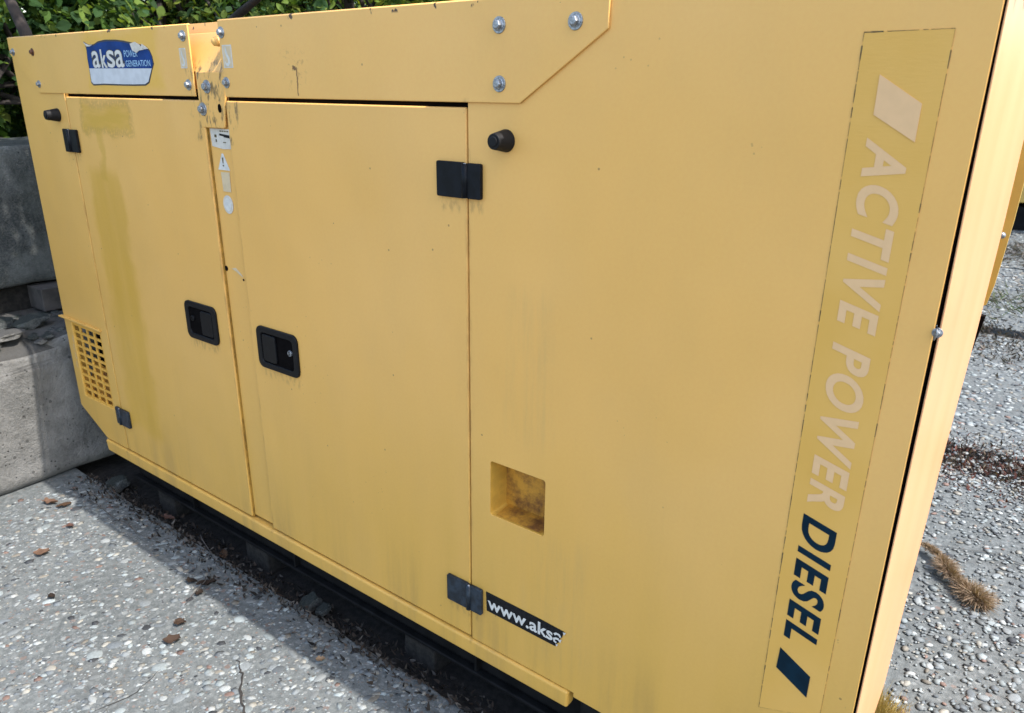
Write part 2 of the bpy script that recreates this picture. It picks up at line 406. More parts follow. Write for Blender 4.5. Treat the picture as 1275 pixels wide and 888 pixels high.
# ================================================================ GROUND
gr = empty('ground', (0, 0, 0)); tag(gr, None, None, kind='structure')
bm = B(); bmesh.ops.create_grid(bm, x_segments=2, y_segments=2, size=1)
for v in bm.verts: v.co = Vector((v.co.x*90, v.co.y*90, -.045))
me_obj('soil_bed', bm, 'soil', gr)
def slab(x0, x1, y0, y1, z=0):
    bm = B(); nx = max(2, int((x1-x0)/.06)); ny = max(2, int((y1-y0)/.12))
    def jag(a, k): return a+.0025*math.sin(k*17.1)+.002*math.sin(k*41.7)
    g = [[bm.verts.new((x0+(x1-x0)*i/nx + (.004*math.sin(j*5.1) if i in (0, nx) else 0), y0+(y1-y0)*j/ny + (jag(0, x0+i*.06) if j in (0, ny) else 0),
          z)) for j in range(ny+1)] for i in range(nx+1)]
    for i in range(nx):
        for j in range(ny): bm.faces.new((g[i][j], g[i+1][j], g[i+1][j+1], g[i][j+1]))
    r = bmesh.ops.extrude_edge_only(bm, edges=[e for e in bm.edges if e.is_boundary])
    for v in [x for x in r['geom'] if isinstance(x, bmesh.types.BMVert)]: v.co.z = z-.07
    return me_obj('paving_slab', bm, 'ground', gr, bevel=.006, seg=2)
for (x0, x1) in ((-4.86, -2.83), (-2.81, -.42), (-.40, 1.6), (1.62, 3.6)):
    for (y0, y1) in ((-1.2, .985), (1.025, 2.98), (3.22, 5.0), (5.2, 7.2), (7.25, 9.2)):
        if y0 == 1.025 and x1 < 0: continue
        slab(x0, x1, y0, y1, random.uniform(-.004, .0) if y0 > 1 else 0)
bm = B(); bmesh.ops.create_grid(bm, x_segments=2, y_segments=2, size=1)
for v in bm.verts: v.co = Vector((v.co.x*90, v.co.y*90, -.020))
me_obj('worn_concrete_yard', bm, 'ground', gr) if False else bm.free()
# ring of yard concrete round the slab field
def sheet(x0, x1, y0, y1, z):
    bm = B(); vs = [bm.verts.new(p) for p in ((x0, y0, z), (x1, y0, z), (x1, y1, z), (x0, y1, z))]; bm.faces.new(vs); return bm
for r in ((-90, 90, 9.25, 90), (-90, 90, -90, -1.25), (-90, -4.7, -1.25, 9.25), (3.65, 90, -1.25, 9.25)):
    me_obj('yard_concrete', sheet(*r, -.006), 'ground', gr)

def np_mesh(name, V, Fc, C, mat, smooth=False):
    me = bpy.data.meshes.new(name)
    k = Fc.shape[1]
    me.vertices.add(len(V)); me.vertices.foreach_set('co', V.astype(np.float32).ravel())
    me.loops.add(Fc.size); me.loops.foreach_set('vertex_index', Fc.astype(np.int32).ravel())
    me.polygons.add(len(Fc)); me.polygons.foreach_set('loop_start', (np.arange(len(Fc))*k).astype(np.int32))
    if smooth: me.polygons.foreach_set('use_smooth', np.ones(len(Fc), bool))
    me.update(); me.validate()
    a = me.color_attributes.new('tint', 'FLOAT_COLOR', 'POINT')
    a.data.foreach_set('color', np.hstack([C, np.ones((len(C), 1))]).astype(np.float32).ravel())
    me.materials.append(M[mat]); return me
ib = B(); bmesh.ops.create_icosphere(ib, subdivisions=1, radius=1)
IV = np.array([v.co[:] for v in ib.verts]); IF = np.array([[v.index for v in f.verts] for f in ib.faces]); ib.free()
ib = B(); bmesh.ops.create_icosphere(ib, subdivisions=2, radius=1)
JV = np.array([v.co[:] for v in ib.verts]); JF = np.array([[v.index for v in f.verts] for f in ib.faces]); ib.free()
PAL = np.array([(.285, .305, .30), (.245, .278, .28), (.19, .21, .215), (.125, .142, .152), (.265, .258, .225), (.19, .175, .145), (.17, .115, .095), (.04, .044, .048), (.155, .168, .168), (.32, .335, .325)])
PP = np.array([.15, .17, .18, .14, .09, .05, .025, .045, .12, .03])
def pebbles(N, x0, x1, y0, y1, r0, r1, IVx=IV, IFx=IF, skip=None):
    P = np.stack([rng.uniform(x0, x1, N), rng.uniform(y0, y1, N)], 1)
    # keep out of joints
    k = (y0 == 2.85) | ~(((P[:, 1] > .975) & (P[:, 1] < 1.035)) | ((P[:, 1] > 2.97) & (P[:, 1] < 3.23)) | ((P[:, 1] > 4.99) & (P[:, 1] < 5.21)))
    # patchy exposure of the aggregate
    dens = .74+.26*np.sin(P[:, 0]*3.1+1.2*np.sin(P[:, 1]*4.3))*np.sin(P[:, 1]*3.7+1.7*np.sin(P[:, 0]*2.1))
    k &= rng.random(N) < dens
    P = P[k]; N = len(P)
    a = r0+(r1-r0)*rng.random(N)**2.0; b = a*rng.uniform(.45, .95, N); c = a*rng.uniform(.15, .27, N)
    th = rng.uniform(0, math.pi, N)*.5+rng.normal(0, .5, N)
    col = PAL[rng.choice(len(PAL), N, p=PP)]*rng.uniform(.6, 1.02, (N, 1))
    lum = rng.normal(1, .09, (N, len(IVx), 3))
    V = IVx[None]*lum*np.stack([a, b, c], 1)[:, None]
    x = V[..., 0]*np.cos(th)[:, None]-V[..., 1]*np.sin(th)[:, None]; y = V[..., 0]*np.sin(th)[:, None]+V[..., 1]*np.cos(th)[:, None]
    W = np.stack([x+P[:, :1], y+P[:, 1:], V[..., 2]-c[:, None]*.50], -1)
    Fx = IFx[None]+(np.arange(N)*len(IVx))[:, None, None]
    return W, Fx, np.repeat(col, len(IVx), 0).reshape(N, len(IVx), 3)
# individually built stones in the nearest visible paving, left and right of the generator
W1, F1, C1 = pebbles(330, -2.5, -1.0,   .28, .93, .010, .023, JV, JF)
n_ind = 0
for i in range(len(W1)):
    if n_ind >= 200: break
    me = np_mesh('pebble', W1[i], JF, C1[i], 'pebble')
    o = bpy.data.objects.new('pebble', me); COL.objects.link(o); o.parent = gr; n_ind += 1
W2, F2, C2 = pebbles(220, -.2, .5, 1.5, 2.8, .010, .020, JV, JF)
for i in range(min(90, len(W2))):
    me = np_mesh('pebble', W2[i], JF, C2[i], 'pebble')
    o = bpy.data.objects.new('pebble', me); COL.objects.link(o); o.parent = gr
Vs, Fs, Cs, off = [], [], [], 0
for a in ((5600, -2.6, -.5, .1, .97, .005, .016), (9500, -2.6, -.5, .1, .97, .0025, .007), (1500, -2.6, 1.2, -1, .1, .008, .022), (900, -.5, 1.2, .1, 1.0, .008, .022),
          (6000, -.4, 1.2, 1.04, 2.96, .006, .016), (7000, -.4, .8, 1.04, 2.96, .003, .008), 
          (7000, -.42, 1.6, 3.24, 5, .009, .024), (9000, -.6, 1.6, 5.2, 9.5, .012, .028), (2500, -.4, .9, 2.85, 3.35, .006, .016)):
    W, Fx, C = pebbles(*a); Vs.append(W.reshape(-1, 3)); Cs.append(C.reshape(-1, 3)); Fs.append(Fx.reshape(-1, 3)+off); off += len(Vs[-1])
me = np_mesh('small_pebbles', np.vstack(Vs), np.vstack(Fs), np.vstack(Cs), 'pebble')
o = bpy.data.objects.new('small_pebbles', me); COL.objects.link(o); o.parent = gr; o['kind'] = 'stuff'
# cracks in the slab
def crack(pts, w0, parent=gr):
    bm = B(); P = []
    for a, b in zip(pts, pts[1:]):
        for k in range(6):
            t_ = k/6; P.append((a[0]+(b[0]-a[0])*t_+random.uniform(-.004, .004), a[1]+(b[1]-a[1])*t_+random.uniform(-.004, .004)))
    P.append(pts[-1]); n = len(P); L, R = [], []
    for i, p in enumerate(P):
        a = Vector(P[max(0, i-1)]); b = Vector(P[min(n-1, i+1)]); d = (b-a).normalized(); ww = w0*(.35+.65*math.sin(math.pi*i/(n-1)))*random.uniform(.6, 1.3)
        L.append(bm.verts.new((p[0]-d.y*ww, p[1]+d.x*ww, .0022))); R.append(bm.verts.new((p[0]+d.y*ww, p[1]-d.x*ww, .0022)))
    for i in range(n-1): bm.faces.new((L[i], L[i+1], R[i+1], R[i]))
    me_obj('crack', bm, 'crack', parent)
crack([(-1.38, .765), (-1.33, .745), (-1.27, .70), (-1.19, .66), (-1.10, .55)], .0026)
crack([(-1.50, .64), (-1.47, .55), (-1.50, .46)], .0009)
crack([(-.12, 2.35), (.05, 2.42), (.2, 2.38), (.5, 2.5)], .002)

# ================================================================ GENERATOR
G = empty('diesel_generator', BASE)
tag(G, 'large weathered yellow diesel generator canopy with two doors, close in front, filling the picture', 'generator')
Y0 = 1.0
# left fixed panel with louvred grille
GX0, GX1, GZ0, GZ1 = -2.536, -2.340, .318, .578
bm = B()
plate_holes(bm, [(-2.584, 1.428), (-2.584, .272), (-2.43, .191), (-2.2935, .191), (-2.2935, 1.428)], [[(GX0, GZ0), (GX1, GZ0), (GX1, GZ1), (GX0, GZ1)]], Y0, Y0+.028)
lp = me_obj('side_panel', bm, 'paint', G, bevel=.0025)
bm = B(); hs = []
px, pz = (GX1-GX0-.008)/4, (GZ1-GZ0-.008)/10
for i in range(4):
    for j in range(10):
        hx, hz = GX0+.008+px*i, GZ0+.008+pz*j
        hs.append([(hx, hz), (hx+px-.009, hz), (hx+px-.009, hz+pz-.008), (hx, hz+pz-.008)])
plate_holes(bm, [(GX0-.0, GZ0), (GX1, GZ0), (GX1, GZ1), (GX0, GZ1)], hs, Y0+.002, Y0+.006)
me_obj('vent_grille', bm, 'ventbar', lp)
bm = B()  # sloping deflector behind the grille
vs = [bm.verts.new(p) for p in ((GX0-.01, Y0+.012, GZ0-.005), (GX1+.01, Y0+.020, GZ0-.005), (GX1+.01, Y0+.028, GZ0+.11), (GX0-.01, Y0+.055, GZ0+.11))]
bm.faces.new(vs)
me_obj('air_deflector', bm, 'rustpan', lp)
bm = B(); box(bm, GX0-.01, GX1+.01, Y0+.075, Y0+.08, GZ0, GZ1+.01)
me_obj('vent_backing', bm, 'gap', lp)
bm = B(); vs = box(bm, -2.592, -2.330, Y0-.013, Y0+.0, .589, .5935)
for v in vs: v.co.z += .004*math.sin((v.co.x+2.6)*20); v.co.y += (.006 if v.co.x > -2.4 and v.co.y < .995 else 0)
me_obj('vent_lip', bm, 'paint', lp, bevel=.001)
for k, (x, z) in enumerate(((-2.545, .53), (-2.55, .50), (-2.548, .47), (-2.552, .44))):
    bm = B(); ribbon(bm, [(x, z), (x+.004, z-.006), (x+.001, z-.014), (x+.005, z-.022)], .0016, Y0-.001); me_obj('dried_splash', bm, 'silver', lp)

# right fixed panel with recessed handle pocket
PX0, PX1, PZ0, PZ1 = -.7885, -.6605, .5150, .6330
bm = B()
pk = rrect(PX0, PX1, PZ0, PZ1, .005, 3)
plate_holes(bm, [(-.8375, 1.428), (-.8375, .1905), (-.58, .1905), (-.58, .180), (-.0995, .172), (-.0995, 1.4395), (-.58, 1.4395), (-.58, 1.428)], [pk], Y0, Y0+.026)
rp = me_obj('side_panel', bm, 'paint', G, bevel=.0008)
bm = B()
def loop(y, s, dz=0): 
    cx, cz = (PX0+PX1)/2, (PZ0+PZ1)/2
    return [bm.verts.new((cx+(x-cx)*s, y, cz+(z-cz)*s+dz)) for x, z in pk]
a = loop(Y0+.001, .998); b = loop(Y0+.056, .955)
for i in range(len(a)): bm.faces.new((a[i], a[(i+1) % len(a)], b[(i+1) % len(b)], b[i]))
me_obj('pocket_wall', bm, 'pocket', rp)
bm = B(); c = loop(Y0+.0495, .975); bm.faces.new(c); me_obj('pocket_back', bm, 'rustpan', rp)
bm = B()
vs = [bm.verts.new(p) for p in ((PX0+.012, Y0+.004, PZ0+.0012), (PX1-.010, Y0+.004, PZ0+.0012), (PX1-.008, Y0+.049, PZ0+.0040), (PX0+.010, Y0+.049, PZ0+.0040))]
bm.faces.new(vs); me_obj('pocket_floor', bm, 'rustpan', rp)
# post between the doors
bm = B(); prism(bm, [(-1.622, .196), (-1.5305, .196), (-1.5305, 1.30), (-1.622, 1.30)], Y0+.008, Y0+.03)
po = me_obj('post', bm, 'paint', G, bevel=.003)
bm = B(); cyl(bm, (-1.6155, Y0+.0075, .889), (0, -1, 0), .0065, .0065, .001, 12); me_obj('screw_hole', bm, 'gap', po); bm = B(); cyl(bm, (-1.5375, Y0+.0005, .873), (0, -1, 0), .003, .003, .001, 10)
me_obj('screw_hole', bm, 'gap', po)

# doors
def door(x0, x1):
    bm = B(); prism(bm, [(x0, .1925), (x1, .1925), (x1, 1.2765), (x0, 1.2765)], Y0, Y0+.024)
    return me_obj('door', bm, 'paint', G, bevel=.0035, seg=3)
d1 = door(-2.2895, -1.6225); d2 = door(-1.5315, -.8415)

def latch(dr, x0, x1, z0, z1, flip):
    cx, cz = (x0+x1)/2, (z0+z1)/2
    O = rrect(x0, x1, z0, z1, .018, 5)
    I = rrect(x0+.017, x1-.017, z0+.015, z1-.015, .010, 5)
    bm = B(); plate_holes(bm, O, [I], Y0-.0055, Y0+.001); me_obj('latch_frame', bm, 'black', dr, bevel=.0018)
    bm = B()   # cup
    ix0, ix1, iz0, iz1 = x0+.017, x1-.017, z0+.015, z1-.015
    Q = rrect(ix0, ix1, iz0, iz1, .010, 5)
    a = [bm.verts.new((x, Y0-.003, z)) for x, z in Q]; b = [bm.verts.new((cx+(x-cx)*.95, Y0-.0008, cz+(z-cz)*.95)) for x, z in Q]
    for i in range(len(a)): bm.faces.new((a[i], a[(i+1) % len(a)], b[(i+1) % len(a)], b[i]))
    bm.faces.new(b); me_obj('latch_cup', bm, 'gap', dr)
    s = -1 if flip else 1
    mid = x0+(x1-x0)*(.40 if not flip else .60)
    pa, pb = (ix0+.003, mid+.012) if not flip else (mid-.012, ix1-.003)
    bm = B(); prism(bm, rrect(pa, pb, iz0+.004, iz1-.004, .007, 4), Y0-.0045, Y0-.0005)
    for v in bm.verts:
        if v.co.y < Y0-.004: v.co.y -= .002*abs(v.co.x-(pa if s > 0 else pb))/abs(pb-pa)
    me_obj('latch_paddle', bm, 'black', dr, bevel=.0015)
    kx = x0+(x1-x0)*(.805 if not flip else .22); kz = cz+.005
    bm = B(); cyl(bm, (kx, Y0-.001, kz), (0, -1, 0), .0078, .0070, .0045, 18)
    me_obj('lock_cylinder', bm, 'zinc' if not flip else 'black', dr, bevel=.0008)
    bm = B(); box(bm, kx-.001, kx+.001, Y0-.0062, Y0-.0054, kz-.0045, kz+.0045); me_obj('keyhole', bm, 'gap', dr)
latch(d1, -1.8130, -1.6712, .6770, .7800, True)
latch(d2, -1.5035, -1.3505, .6650, .7705, False)

def hinge(x, zc, hl, hr, hh, mat='hinge'):
    bm = B(); prism(bm, rrect(x-hl, x-.0035, zc-hh, zc+hh, .003, 2), Y0-.0075, Y0-.0005)
    h = me_obj('hinge', bm, mat, G, bevel=.0012)
    bm = B(); prism(bm, rrect(x+.0035, x+hr, zc-hh*.98, zc+hh*.98, .003, 2), Y0-.0085, Y0-.0005)
    me_obj('hinge_leaf', bm, mat, h, bevel=.0012)
    bm = B(); cyl(bm, (x, Y0-.007, zc-hh*.94), (0, 0, 1), .0062, .0062, hh*1.88, 16)
    me_obj('hinge_knuckle', bm, mat, h, smooth=True)
    bm = B(); cyl(bm, (x, Y0-.007, zc-hh*.97), (0, 0, 1), .0030, .0030, hh*1.94, 12)
    me_obj('hinge_pin', bm, 'zinc', h, smooth=True)
hinge(-.8395, 1.157, .066, .0345, .0305)
hinge(-.8400, .2985, .061, .0340, .0315, 'hinge_sky')
hinge(-2.2915, 1.159, .0370, .0425, .0315)
hinge(-2.2915, .310, .026, .055, .029, 'hinge_sky')

def bumper(x, z):
    bm = B(); cyl(bm, (x, Y0, z), (0, -1, 0), .0185, .0125, .034, 24)
    cyl(bm, (x, Y0-.034, z), (0, -1, 0), .0085, .0078, .002, 20)
    me_obj('rubber_bumper', bm, 'rubber', G, bevel=.0015)
bumper(-.757, 1.2265); bumper(-2.352, 1.2265)

# valances
VY0, VY1 = Y0-.0045, Y0-.0005
def valance(pts, top):
    bm = B(); prism(bm, pts, VY0, VY1)
    v = me_obj('valance', bm, 'paint', G, bevel=.0016, seg=3)
    return v
v1 = valance([(-1.6375, 1.4345), (-2.582, 1.4345), (-2.582, 1.390), (-2.434, 1.2845), (-1.6375, 1.2845)], 0)
v2 = valance([(-.574, 1.438), (-1.5215, 1.438), (-1.5215, 1.2845), (-.7275, 1.2845), (-.574, 1.388)], 0)
for v, xa, xb in ((v1, -2.582, -1.6375), (v2, -1.5215, -.574)):   # rolled top lip that catches the sun
    bm = B(); z = 1.4345 if v is v1 else 1.438
    tube(bm, [(xa, Y0+.001, z-.001), (xb, Y0+.001, z-.001)], [.0028, .0028], 10)
    me_obj('top_lip', bm, 'paint', v, smooth=True)

bolt_me = []
def bolt(x, z, parent, s=1., y=VY0, mat='zinc', rot=None):
    bm = B(); yy = y
    cyl(bm, (0, 0, 0), (0, -1, 0), .0128*s, .0122*s, .0018*s, 28)
    cyl(bm, (0, -.0018*s, 0), (0, -1, 0), .0092*s, .0078*s, .0012*s, 24)
    d = Vector((0, -1, 0)); n = 6; a0 = random.random() if rot is None else rot
    a = [bm.verts.new((.0071*s*math.cos(a0+i*math.pi/3), -.003*s, .0071*s*math.sin(a0+i*math.pi/3))) for i in range(6)]
    b = [bm.verts.new((v.co.x, -.0082*s, v.co.z)) for v in a]; c = [bm.verts.new((v.co.x*.78, -.0095*s, v.co.z*.78)) for v in a]
    for p, q in ((a, b), (b, c)):
        for i in range(6): bm.faces.new((p[i], p[(i+1) % 6], q[(i+1) % 6], q[i]))
    bm.faces.new(c[::-1]); bm.faces.new(a)
    bmesh.ops.translate(bm, verts=bm.verts, vec=(x, yy, z))
    return me_obj('bolt', bm, mat, parent, origin=(x, yy, z), bevel=.0004)
for x, z in ((-1.6585, 1.4115), (-1.6590, 1.3090)): bolt(x, z, v1, .95)
for x, z in ((-2.556, 1.3955), (-2.4295, 1.3930), (-2.4250, 1.3085)): bolt(x, z, v1, .82, mat='rust' if x > -2.5 and z > 1.35 else 'zinc')
for x, z in ((-1.5110, 1.4135), (-1.5110, 1.3140), (-.769, 1.3995), (-.629, 1.3995), (-.768, 1.3135)): bolt(x, z, v2, 1.0 if x > -1 else .92)
# hook pictogram stickers
def hook(parent, x0, x1, z0, z1):
    y = VY0-.0006
    bm = B(); prism(bm, rrect(x0, x1, z0, z1, .001, 2), y, VY0-.0001); s = me_obj('hook_sticker', bm, 'label', parent)
    w_, h_ = x1-x0, z1-z0
    bm = B(); prism(bm, [(x0+w_*.1, z0+h_*.06), (x1-w_*.1, z0+h_*.06), (x1-w_*.1, z1-h_*.06), (x0+w_*.1, z1-h_*.06)], y-.0003, y-.0001)
    me_obj('sticker_field', bm, 'palelabel', parent)
    cx = (x0+x1)/2; bm = B()
    pts = [(cx-.14*w_, z1-.1*h_), (cx-.12*w_, z1-.28*h_), (cx-.02*w_, z0+.55*h_), (cx+.14*w_, z0+.40*h_), (cx+.16*w_, z0+.24*h_), (cx+.02*w_, z0+.14*h_), (cx-.2*w_, z0+.16*h_), (cx-.28*w_, z0+.28*h_)]
    ribbon(bm, pts, [.1*w_, .2*w_, .2*w_, .22*w_, .24*w_, .22*w_, .16*w_, .06*w_], y-.0006); me_obj('hook_mark', bm, 'whiteprint', parent)
hook(v1, -1.6800, -1.6545, 1.3440, 1.3865); hook(v2, -1.5130, -1.4800, 1.3435, 1.3890)

# lifting bracket in the gap between valances
bm = B(); prism(bm, [(-1.6330, 1.2175), (-1.5480, 1.2175), (-1.5425, 1.2225), (-1.5255, 1.3000), (-1.5255, 1.3370), (-1.6330, 1.3370)], Y0-.001, Y0+.005)
lb = me_obj('lifting_bracket', bm, 'paint', G, bevel=.0022, seg=3)
bm = B()
q = [(Y0+.0015, 1.3370), (Y0+.0360, 1.4185), (Y0+.0375, 1.4185), (Y0+.0430, 1.4405), (Y0+.0520, 1.4405), (Y0+.0520, 1.3370)]
a = [bm.verts.new((-1.740, y, z)) for y, z in q]; b = [bm.verts.new((-1.5150, y, z)) for y, z in q]
bm.faces.new(a); bm.faces.new(b[::-1])
for i in range(len(q)): bm.faces.new((a[i], a[(i+1) % len(q)], b[(i+1) % len(q)], b[i]))
me_obj('sloping_plate', bm, 'paint', lb, bevel=.001)
bm = B(); prism(bm, [(-1.5195, 1.335), (-1.5150, 1.335), (-1.5150, 1.402), (-1.5195, 1.402)], Y0+.0005, Y0+.045)
me_obj('gusset', bm, 'paint', lb)
bm = B(); tube(bm, [(-1.5395, Y0+.045, 1.394), (-1.5395, Y0+.012, 1.396), (-1.5395, Y0-.004, 1.397), (-1.5395, Y0-.009, 1.397)], [.0085, .0095, .0095, .005], 16)
me_obj('lifting_pin', bm, 'paint', lb, smooth=True)
bolt(-1.5930, 1.3055, lb, 1.15, Y0-.001); bolt(-1.6185, 1.2575, lb, 1.15, Y0-.001)
bm = B(); prism(bm, [(-1.5530+.0065*math.cos(a), 1.2605+.0095*math.sin(a)) for a in [i*math.pi/8 for i in range(16)]], Y0-.0018, Y0-.0005); me_obj('bolt_hole', bm, 'gap', lb)

# labels on the post
yp_ = Y0+.0072
def flat(name, pts, mat, parent, y, th=.0005):
    bm = B(); prism(bm, pts, y-th, y+.0003); return me_obj(name, bm, mat, parent)
flat('instruction_label', [(-1.6140, 1.2160), (-1.5345, 1.2160), (-1.5345, 1.1735), (-1.5700, 1.1720), (-1.6120, 1.1770)], 'label', po, yp_)
flat('label_mark', [(-1.578, 1.2060), (-1.540, 1.2030), (-1.540, 1.1965), (-1.562, 1.1985), (-1.5625, 1.2005), (-1.578, 1.2015)], 'blackprint', po, yp_-.0006)
flat('label_mark', [(-1.598, 1.2030), (-1.590, 1.2030), (-1.590, 1.1970), (-1.598, 1.1970)], 'edge', po, yp_-.0006)
flat('label_mark', [(-1.595, 1.1930), (-1.591, 1.1930), (-1.591, 1.1870), (-1.595, 1.1870)], 'edge', po, yp_-.0006)
flat('label_mark', [(-1.566, 1.1880), (-1.556, 1.1880), (-1.556, 1.1860), (-1.566, 1.1860)], 'edge', po, yp_-.0006)
for k in range(4): flat('label_mark', [(-1.576+.009*k, 1.2125), (-1.570+.009*k, 1.2125), (-1.570+.009*k, 1.2100), (-1.576+.009*k, 1.2100)], 'edge', po, yp_-.0006)
flat('warning_label', [(-1.5985, 1.1250), (-1.5530, 1.1250), (-1.5735, 1.1620), (-1.5785, 1.1620)], 'whiteprint', po, yp_)
flat('label_mark', [(-1.5790, 1.1530), (-1.5735, 1.1530), (-1.5750, 1.1400), (-1.5775, 1.1400)], 'edge', po, yp_-.0006)
flat('label_mark', [(-1.5785, 1.1365), (-1.5740, 1.1365), (-1.5740, 1.1335), (-1.5785, 1.1335)], 'edge', po, yp_-.0006)
flat('label_residue', [(-1.5900, 1.1200), (-1.5560, 1.1210), (-1.5580, 1.0760), (-1.5880, 1.0760)], 'palelabel', po, yp_)
flat('oval_label', [(-1.5755+.0195*math.cos(a), 1.0465+.0215*math.sin(a)) for a in [i*math.pi/10 for i in range(20)]], 'label', po, yp_)
flat('oval_label', [(-1.5755+.0130*math.cos(a), 1.0465+.0150*math.sin(a)) for a in [i*math.pi/10 for i in range(20)]], 'whiteprint', po, yp_-.0006)
flat('label_residue', [(-1.592, .892), (-1.575, .887), (-1.560, .880), (-1.548, .876), (-1.556, .884), (-1.575, .896)], 'palelabel', po, yp_)

# black strips put in as the shade of the gaps, ochre ones in the seams
bm = B(); box(bm, -2.2925, -1.62, Y0+.010, Y0+.014, 1.270, 1.30); box(bm, -1.534, -.839, Y0+.010, Y0+.014, 1.270, 1.30)
box(bm, -.8425, -.8365, Y0+.012, Y0+.016, .19, 1.285)
me_obj('door_gap_shade', bm, 'gap', G)['kind'] = 'stuff'
bm = B(); box(bm, -1.6245, -1.6205, Y0+.004, Y0+.008, .19, 1.28); box(bm, -2.2940, -2.2885, Y0+.003, Y0+.010, .19, 1.285)
me_obj('door_seam', bm, 'seam', G)['kind'] = 'stuff'
# base rail
bm = B(); prism(bm, [(-2.432, .1885), (-2.424, .1485), (-.590, .1485), (-.590, .1885)], Y0-.006, Y0+.022)
me_obj('base_rail', bm, 'paint', G, bevel=.006, seg=4)
# body, roof, rear
bm = B(); box(bm, -2.57, -.125, Y0+.085, 1.98, .19, 1.29)
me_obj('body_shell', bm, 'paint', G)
bm = B(); box(bm, -2.565, -.11, Y0+.075, 1.98, 1.2905, 1.405)
me_obj('roof', bm, 'paint', G, bevel=.01)
# end wall: slightly warped cover panel
bm = B(); N_ = 24; rows = []
for k in range(N_+1):
    z = .15+(1.4395-.15)*k/N_
    x_near = float(np.interp(z, [.3, .6, .85, 1.05, 1.15, 1.4], [-.0945, -.094, -.0932, -.0925, -.0937, -.0955])); x_far = float(np.interp(z, [.144, .45, .7, .9, 1.1, 1.6], [-.099, -.0925, -.0875, -.0815, -.0782, -.078]))
    rows.append([bm.verts.new((x_near+(x_far-x_near)*s_+.0004*math.sin(s_*math.pi), Y0+.002+.45*s_, z)) for s_ in (0, .03, .2, .45, .7, .97, 1)])
for a, b in zip(rows, rows[1:]):
    for i in range(6): bm.faces.new((a[i], a[i+1], b[i+1], b[i]))
r = bmesh.ops.extrude_face_region(bm, geom=list(bm.faces))
bmesh.ops.translate(bm, verts=[g for g in r['geom'] if isinstance(g, bmesh.types.BMVert)], vec=(-.0015, .0, 0))
ep = me_obj('end_panel', bm, 'paint_lit', G, smooth=False)
bm = B(); box(bm, -.118, -.0975, Y0+.006, Y0+.03, .18, 1.436); me_obj('end_gap_shade', bm, 'gap', G)  # black strip added so the end gap looks dark inside
b_ = bolt(-.0955, 1.031, ep, .5, Y0-.001)
bm = B(); tube(bm, [(-.0975, Y0-.003, 1.022), (-.0955, Y0-.006, 1.032), (-.0975, Y0-.004, 1.041)], [.0012, .0025, .0008], 6); me_obj('clip', bm, 'zinc', ep, smooth=True)
# rear hood flange, shaded side
bm = B()
vs = [(-.124, 1.42), (-.0640, 1.42), (-.0700, 1.10), (-.0765, .985), (-.0815, .95), (-.124, .93)]
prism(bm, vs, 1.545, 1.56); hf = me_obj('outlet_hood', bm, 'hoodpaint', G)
bm = B(); prism(bm, [(-.124, .928), (-.0785, .928), (-.0870, .86), (-.0955, .81), (-.124, .78)], 1.548, 1.562); me_obj('hood_dark_strip', bm, 'gap', hf)  # thin dark strip below the hood flange
bm = B(); bmesh.ops.create_icosphere(bm, subdivisions=2, radius=.006)
bmesh.ops.translate(bm, verts=bm.verts, vec=(-.0815, 1.53, 1.078)); me_obj('rivet', bm, 'zinc', hf, smooth=True)
bm = B(); box(bm, -.24, -.20, 1.4, 1.98, .15, 1.5); me_obj('end_wall', bm, 'paint', G)
bm = B(); cyl(bm, (-.083, 1.12, 1.432), (1, -.2, 0), .009, .008, .010, 16); me_obj('cable_gland', bm, 'rust', ep, bevel=.001)
for k in range(3):
    bm = B(); cyl(bm, (-.0905, 1.048+.0, 1.408+.008*k), (.9, -.5, .2), .0042, .0042, .007, 10); me_obj('screw', bm, 'zinc', ep)
# skid and feet
bm = B(); box(bm, -2.38, -.30, Y0+.062, Y0+.11, .040, .1495); box(bm, -2.38, -.30, Y0+.042, Y0+.062, .040, .050); box(bm, -2.35, -.30, 1.85, 1.91, .03, .148)
box(bm, -2.35, -2.29, Y0+.12, 1.85, .04, .14); box(bm, -.36, -.30, Y0+.12, 1.85, .04, .14)
box(bm, -.57, -.50, Y0+.012, Y0+.05, .05, .182); box(bm, -2.42, -.32, Y0+.03, 1.96, .150, .186)
me_obj('skid_frame', bm, 'frame', G, bevel=.003)
for k, x in enumerate((-2.20, -1.70, -1.05, -.47)):
    bm = B(); box(bm, x-.05-.01*(k % 2), x+.05, Y0+.050, Y0+.14, -.045, .0395); me_obj('support_block', bm, 'soil', G, bevel=.006)
    bm = B(); box(bm, x+.18, x+.186, Y0+.046, Y0+.0615, .0505, .149); me_obj('stiffener', bm, 'frame', G)
bm = B(); box(bm, -2.34, -2.2, Y0+.12, Y0+.22, -.044, .03); me_obj('foot_plate', bm, 'frame', G); bm = B(); box(bm, -.5, -.34, Y0+.12, Y0+.22, -.044, .03); me_obj('foot_plate', bm, 'frame', G)
# bent rusty strap off the left end
bm = B(); tube(bm, [(-2.578, Y0+.03, 1.355), (-2.610, Y0+.03, 1.385), (-2.635, Y0+.035, 1.415)], [.008, .006, .003], 6); me_obj('rusty_tab', bm, 'rust', G)

